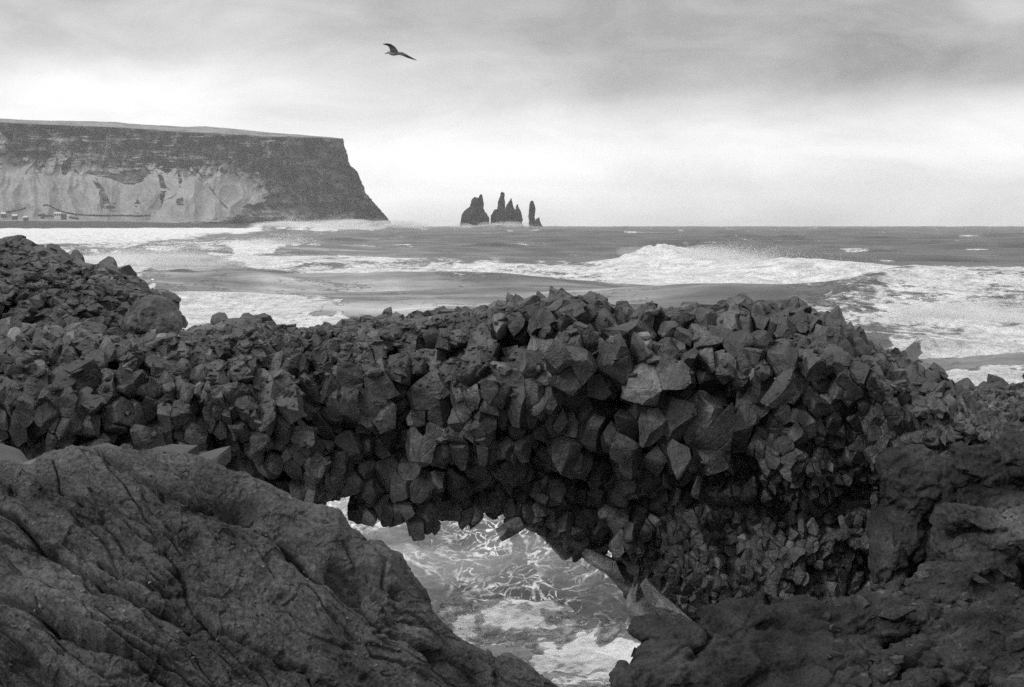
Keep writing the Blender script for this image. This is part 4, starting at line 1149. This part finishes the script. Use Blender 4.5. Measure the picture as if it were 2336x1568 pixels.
LM = [(1900, 1800, 16.6, 500, 350, 1.6, 0), (2450, 1640, 17.0, 420, 330, 1.6, 0), (2380, 1300, 18.9, 310, 250, 1.2, 20),
      (1690, 1432, 16.9, 88, 64, .5, 5), (1532, 1446, 16.5, 92, 34, .40, 8), (1515, 1560, 16.2, 112, 95, .5, -30), (1640, 1530, 16.1, 120, 66, .5, -28), (1860, 1436, 17.1, 130, 62, .5, 8),
      (1985, 1405, 17.2, 105, 58, .5, -12), (1780, 1500, 16.4, 120, 60, .5, 14), (1900, 1525, 16.2, 120, 66, .5, -10), (1460, 1600, 15.9, 70, 90, .4, -20), (1580, 1630, 15.8, 130, 60, .4, -24),
      (2070, 1400, 16.9, 66, 34, .35, 4), (2015, 1440, 16.8, 62, 26, .3, -34), (2140, 1450, 16.8, 60, 44, .4, 30),
      (2250, 1235, 17.7, 128, 74, .55, 6), (2230, 1185, 17.6, 105, 30, .42, 10), (2330, 1215, 17.5, 70, 60, .4, 30), (2190, 1335, 17.3, 130, 66, .5, -8),
      (2130, 1115, 18.95, 135, 104, .5, 30), (2065, 1200, 18.98, 75, 110, .42, 12), (2250, 1080, 18.5, 130, 56, .5, 22), (2330, 1030, 18.3, 70, 50, .45, -40), (2032, 1290, 18.75, 34, 86, .35, -6),
      (2290, 1150, 18.3, 130, 50, .4, 10),
      (2175, 1545, 15.9, 56, 62, .35, 10), (2312, 1560, 15.7, 50, 46, .35, -8), (2225, 1462, 16.7, 36, 20, .2, 0), (1985, 1548, 15.8, 96, 20, .22, -36), (2050, 1500, 16.2, 72, 17, .2, -38),
      (2100, 1535, 15.9, 60, 16, .2, -52), (2060, 1580, 15.6, 90, 24, .3, -30), (2270, 1520, 16.1, 46, 30, .25, 20), (1930, 1575, 15.7, 80, 40, .3, -20), (2300, 1400, 16.9, 90, 70, .5, 10)]
V, Fq = mass(LM, .016)
V = qrelax(V, Fq, 2)
N_ = vnormals(V, Fq)
q = V.copy(); a_ = math.radians(-28); q = np.stack([q[:, 0] * math.cos(a_) - q[:, 2] * math.sin(a_), q[:, 1], q[:, 0] * math.sin(a_) + q[:, 2] * math.cos(a_)], -1)
wv = .35 * np.stack([fbm(V * 1.1 + 3 * k, 2) for k in range(3)], -1)
rdg = 1 - 2 * np.abs(fbm((q + wv) * np.array([.8, 1.2, 1.5]), 4, .55))
crs = smooth(.82, .98, rdg)
vo_ = fbm(V * 3.0, 4, .6)
loc = smooth(1900, 2000, UC + V[:, 0] / V[:, 1] * F) * smooth(1330, 1420, VE + (CAMH - V[:, 2]) / V[:, 1] * F)
dsp = .06 * vo_ - .04 * crs + .05 * np.abs(fbm(V * 4.5 + 8, 4, .6)) + .018 * fbm(V * 14, 3, .6) + .005 * fbm(V * 55, 2) + loc * (.075 * fbm(q * np.array([3, 3, 11.]) + 5, 4, .6, True) + .02 * fbm(V * 22, 2))
dsp -= .02 * smooth(.35, .6, fbm(V * 12 + 4, 2))
dsp += .035 * facet((q + wv * .3) * np.array([1.4, 2.0, 3.2]), .5, .5) + .012 * facet((q + wv * .3) * np.array([5, 5, 9.]) + 3, .6, .5)
V = V + N_ * dsp[:, None]
tone = 1 + .4 * fbm(V * 1.2 + 9, 4, .6) + .25 * fbm(V * 8, 3, .6)
pu, pv_ = UC + V[:, 0] / V[:, 1] * F, VE + (CAMH - V[:, 2]) / V[:, 1] * F
# raised tone on the right-hand knob, the pillar foot and a band above
tone = tone * (1 + 1.5 * np.exp(-((pu - 2250) / 125) ** 4 - ((pv_ - 1205) / 62) ** 4) + .9 * np.exp(-((pu - 2035) / 36) ** 2 - ((pv_ - 1290) / 70) ** 2) + .6 * np.exp(-((pu - 2300) / 90) ** 2 - ((pv_ - 1045) / 26) ** 2))
me = mesh_from('outcrop', V, Fq, True, {'tone': tone})
tri = np.concatenate([Fq[:, [0, 1, 2]], Fq[:, [0, 2, 3]]]); r_ = np.random.default_rng(91)
n_ = 520; yy_ = r_.uniform(15.2, 17.6, n_); uu_ = 1880 + 520 * r_.random(n_)
q_, ok = settle(V, tri, wx(uu_, yy_), yy_, 9, .2); sz_ = r_.lognormal(math.log(.10), .55, n_).clip(.03, .36)[ok]
VJ, FJ, TJ = join_parts(rubble(q_ - np.array([0, 0, .25]) * sz_[:, None], sz_, 92, .55, (.7, 2.2)))
VJ = VJ + np.stack([fbm(VJ * 11 + 9 * k, 3, .6) for k in range(3)], -1) * .012
jm = mesh_from('jagged', VJ, FJ, True, {'tone': TJ}); jm.set_sharp_from_angle(angle=math.radians(34))
oc_ = new_obj('rock_outcrop', me, M_tuff2, label='lumpy dark lava outcrop filling the lower right corner against the arch pillar', cat='rock outcrop')

new_obj('broken_stone', jm, M_tuff2, oc_, kind='stuff')
# ------------------------------------------------------------------ pebbles on the near rock
near = bpy.data.objects['boulder']
r_ = np.random.default_rng(77)
pp = on_surface(near, r_.uniform(0, 1230, 520), 1020 + 548 * r_.random(520) ** .9)
PV, PF, PT = join_parts(rubble(pp, r_.lognormal(math.log(.016), .45, len(pp)).clip(.008, .05), 31, .7, (.8, 2.2), 0))
new_obj('pebbles', mesh_from('pebbles', PV, PF, False, {'tone': PT}), M_tuff, kind='stuff', label='small loose chips lying on the tuff rock', cat='pebbles')

# angular slabs poking up behind the near rock
def slab(u_, v_, D, w, h, d, ang, label, seed, tone=1.0, mat=None):
    r = np.random.default_rng(seed)
    n_ = np.concatenate([np.eye(3), -np.eye(3), r.normal(size=(7, 3))]); n_ /= np.linalg.norm(n_, axis=1, keepdims=True)
    dist = np.concatenate([r.uniform(.75, 1, 6), r.uniform(.55, .95, 7)])
    V, Fc = cell(n_, dist)
    for _ in range(3): V, Fc = subdiv(V, Fc)
    V = relax(V, Fc, .3); V = V * (1 + .06 * fbm(V * 3 + seed, 3))[:, None]
    V = V * np.array([w, d, h]) * .5 * D / F; a = math.radians(ang); c_, s_ = math.cos(a), math.sin(a)
    V = np.stack([V[:, 0] * c_ - V[:, 2] * s_, V[:, 1], V[:, 0] * s_ + V[:, 2] * c_], -1)
    me = mesh_from('slab', V, Fc, True, {'tone': np.full(len(V), tone)}); me.set_sharp_from_angle(angle=math.radians(30))
    o = new_obj('rock_slab', me, mat or M_basalt, label=label, cat='rock', group='angular slabs behind the tuff rock'); o.location = (wx(u_, D), D, wz(v_ + h * .42, D))
slab(235, 1020, 10.6, 90, 46, .9 * 330, 6, 'dark angular slab tip just above the left top of the tuff rock', 1, .5)
slab(385, 1022, 10.9, 90, 50, 300, -16, 'dark tilted slab behind the middle of the tuff rock crest', 2, .5)
slab(480, 1040, 10.7, 80, 40, 300, 14, 'low dark slab right of the tuff rock crest', 3, .5)
slab(40, 1062, 10.1, 140, 52, 300, 16, 'pale smooth low rock at the far left edge beside the tuff rock', 5, 2.4, M_tuff)
slab(0, 1020, 11.3, 170, 110, 300, -20, 'black wedge of rock at the left edge above the pale low rock', 6, .5)

# ------------------------------------------------------------------ gull
def loft(rings):
    """rings: list of (n,3) arrays -> verts, quads, closed with fans"""
    n = len(rings[0]); V = np.concatenate(rings); Fc = []
    for i in range(len(rings) - 1):
        for j in range(n):
            a, b = i * n + j, i * n + (j + 1) % n
            Fc.append((a, b, b + n, a + n))
    c0, c1 = len(V), len(V) + 1
    V = np.concatenate([V, [rings[0].mean(0), rings[-1].mean(0)]]); m = (len(rings) - 1) * n
    for j in range(n):
        Fc.append((c0, (j + 1) % n, j)); Fc.append((c1, m + j, m + (j + 1) % n))
    return V, Fc
def gz(x_, y_, dy=0.0):   # bird sketch coordinates -> metres relative to the body centre
    k = 45.0 / F * .9733 / 19.467
    return np.array([(x_ - 830) * k, dy, -(y_ - 690) * k])
def body_ring(x_, yt, yb, wd):
    th = np.linspace(0, 2 * np.pi, 16, endpoint=False); t, b = gz(x_, yt), gz(x_, yb)
    c = (t + b) / 2; r = abs(t[2] - b[2]) / 2
    return np.stack([np.full(16, c[0]), np.cos(th) * r * wd, c[2] + np.sin(th) * r], -1)
gull = bmesh.new()
def add_loft(bm, rings):
    V, Fc = loft(rings); vs_ = [bm.verts.new(p) for p in V]
    for f in Fc:
        try: bm.faces.new([vs_[i] for i in f])
        except ValueError: pass
add_loft(gull, [body_ring(*a) for a in [(505, 655, 700, .8), (525, 625, 705, .85), (560, 600, 708, .9), (600, 590, 712, .9), (650, 600, 745, .95), (710, 598, 778, 1.0), (800, 590, 795, 1.05), (880, 588, 795, 1.05), (960, 592, 782, 1.0), (1030, 605, 765, .95), (1100, 620, 745, .9), (1160, 640, 715, 1.0), (1215, 655, 695, 1.6)]])
def wing(st):
    """stations: leading point, trailing point (sketch x,y), depth dy, thickness px"""
    rings = []
    th = np.linspace(0, 2 * np.pi, 12, endpoint=False)
    for (lx, ly), (tx, ty), dy, tk in st:
        l, t = gz(lx, ly, dy), gz(tx, ty, dy + .03); c = (l + t) / 2; h = (l - t) / 2
        nrm = np.cross(h, [0, 1, .2]); nrm /= np.linalg.norm(nrm) + 1e-9
        k = tk * 45 / F * .9733 / 19.467
        rings.append(c + np.cos(th)[:, None] * h + np.sin(th)[:, None] * nrm * k)
    return rings
# near wing raised, hand folded forward; far wing sweeping out low to the right
add_loft(gull, wing([((665, 640), (1040, 650), -.04, 20), ((668, 590), (1035, 585), -.08, 16), ((668, 520), (985, 510), -.16, 13), ((650, 465), (930, 440), -.24, 11), ((615, 420), (865, 395), -.32, 10), ((560, 396), (790, 352), -.38, 8), ((480, 384), (700, 325), -.44, 6), ((420, 375), (600, 318), -.50, 4), ((385, 366), (470, 338), -.54, 2)]))
add_loft(gull, wing([((960, 640), (900, 740), .03, 18), ((1060, 622), (1060, 745), .10, 14), ((1180, 585), (1180, 752), .20, 12), ((1290, 628), (1290, 782), .32, 10), ((1420, 690), (1420, 820), .44, 8), ((1540, 745), (1560, 850), .55, 6), ((1660, 800), (1680, 866), .66, 5), ((1760, 845), (1770, 878), .74, 3), ((1825, 868), (1828, 880), .80, 1.5)]))
for f in gull.faces: f.smooth = True
bmesh.ops.recalc_face_normals(gull, faces=gull.faces)
def gull_mat():
    m, N, b = mat_new('gull_feather_material')
    t_ = N.add('ShaderNodeTexCoord'); s_ = N.add('ShaderNodeSeparateXYZ'); N.lk(t_.outputs['Object'], s_.inputs[0])
    r = N.mapr(N.math('ABSOLUTE', N.math('SUBTRACT', s_.outputs[1], .05)), .12, .42, .26, .07, True)
    N.lk(N.grey(r), b.inputs['Base Color']); b.inputs['Roughness'].default_value = .8
    return m
g_o = bm_obj('gull', gull, gull_mat(), label='lone gull gliding with raised wing in the cloudy sky', cat='bird')
g_o.location = (wx((830 / 19.467 + 880) * .9733, 45), 45, wz((690 / 19.467 + 90) * .9733, 45))
bk = bmesh.new()
add_loft(bk, [body_ring(*a) for a in [(415, 702, 712, .8), (430, 694, 722, .6), (470, 676, 720, .55), (510, 664, 708, .6)]])
for f in bk.faces: f.smooth = True
bm_obj('beak', bk, simple_mat('beak_material', .03, .5), g_o)

# ------------------------------------------------------------------ sea air
def haze():
    bm = bmesh.new(); box_bm(bm, -9000, 9000, -40, 15500, -42, 420)
    o = bm_obj('haze', bm, None, kind='stuff', label='thin pale sea haze over the bay', cat='haze')
    m = bpy.data.materials.new('haze_material'); m.use_nodes = True; N = NT(m.node_tree); N.n.clear()
    out = N.add('ShaderNodeOutputMaterial'); pv = N.add('ShaderNodeVolumePrincipled')
    pv.inputs['Color'].default_value = (1, 1, 1, 1); pv.inputs['Density'].default_value = HAZE; pv.inputs['Anisotropy'].default_value = .2
    N.lk(pv.outputs[0], out.inputs['Volume']); o.data.materials.append(m)
HAZE = 5e-5
haze()
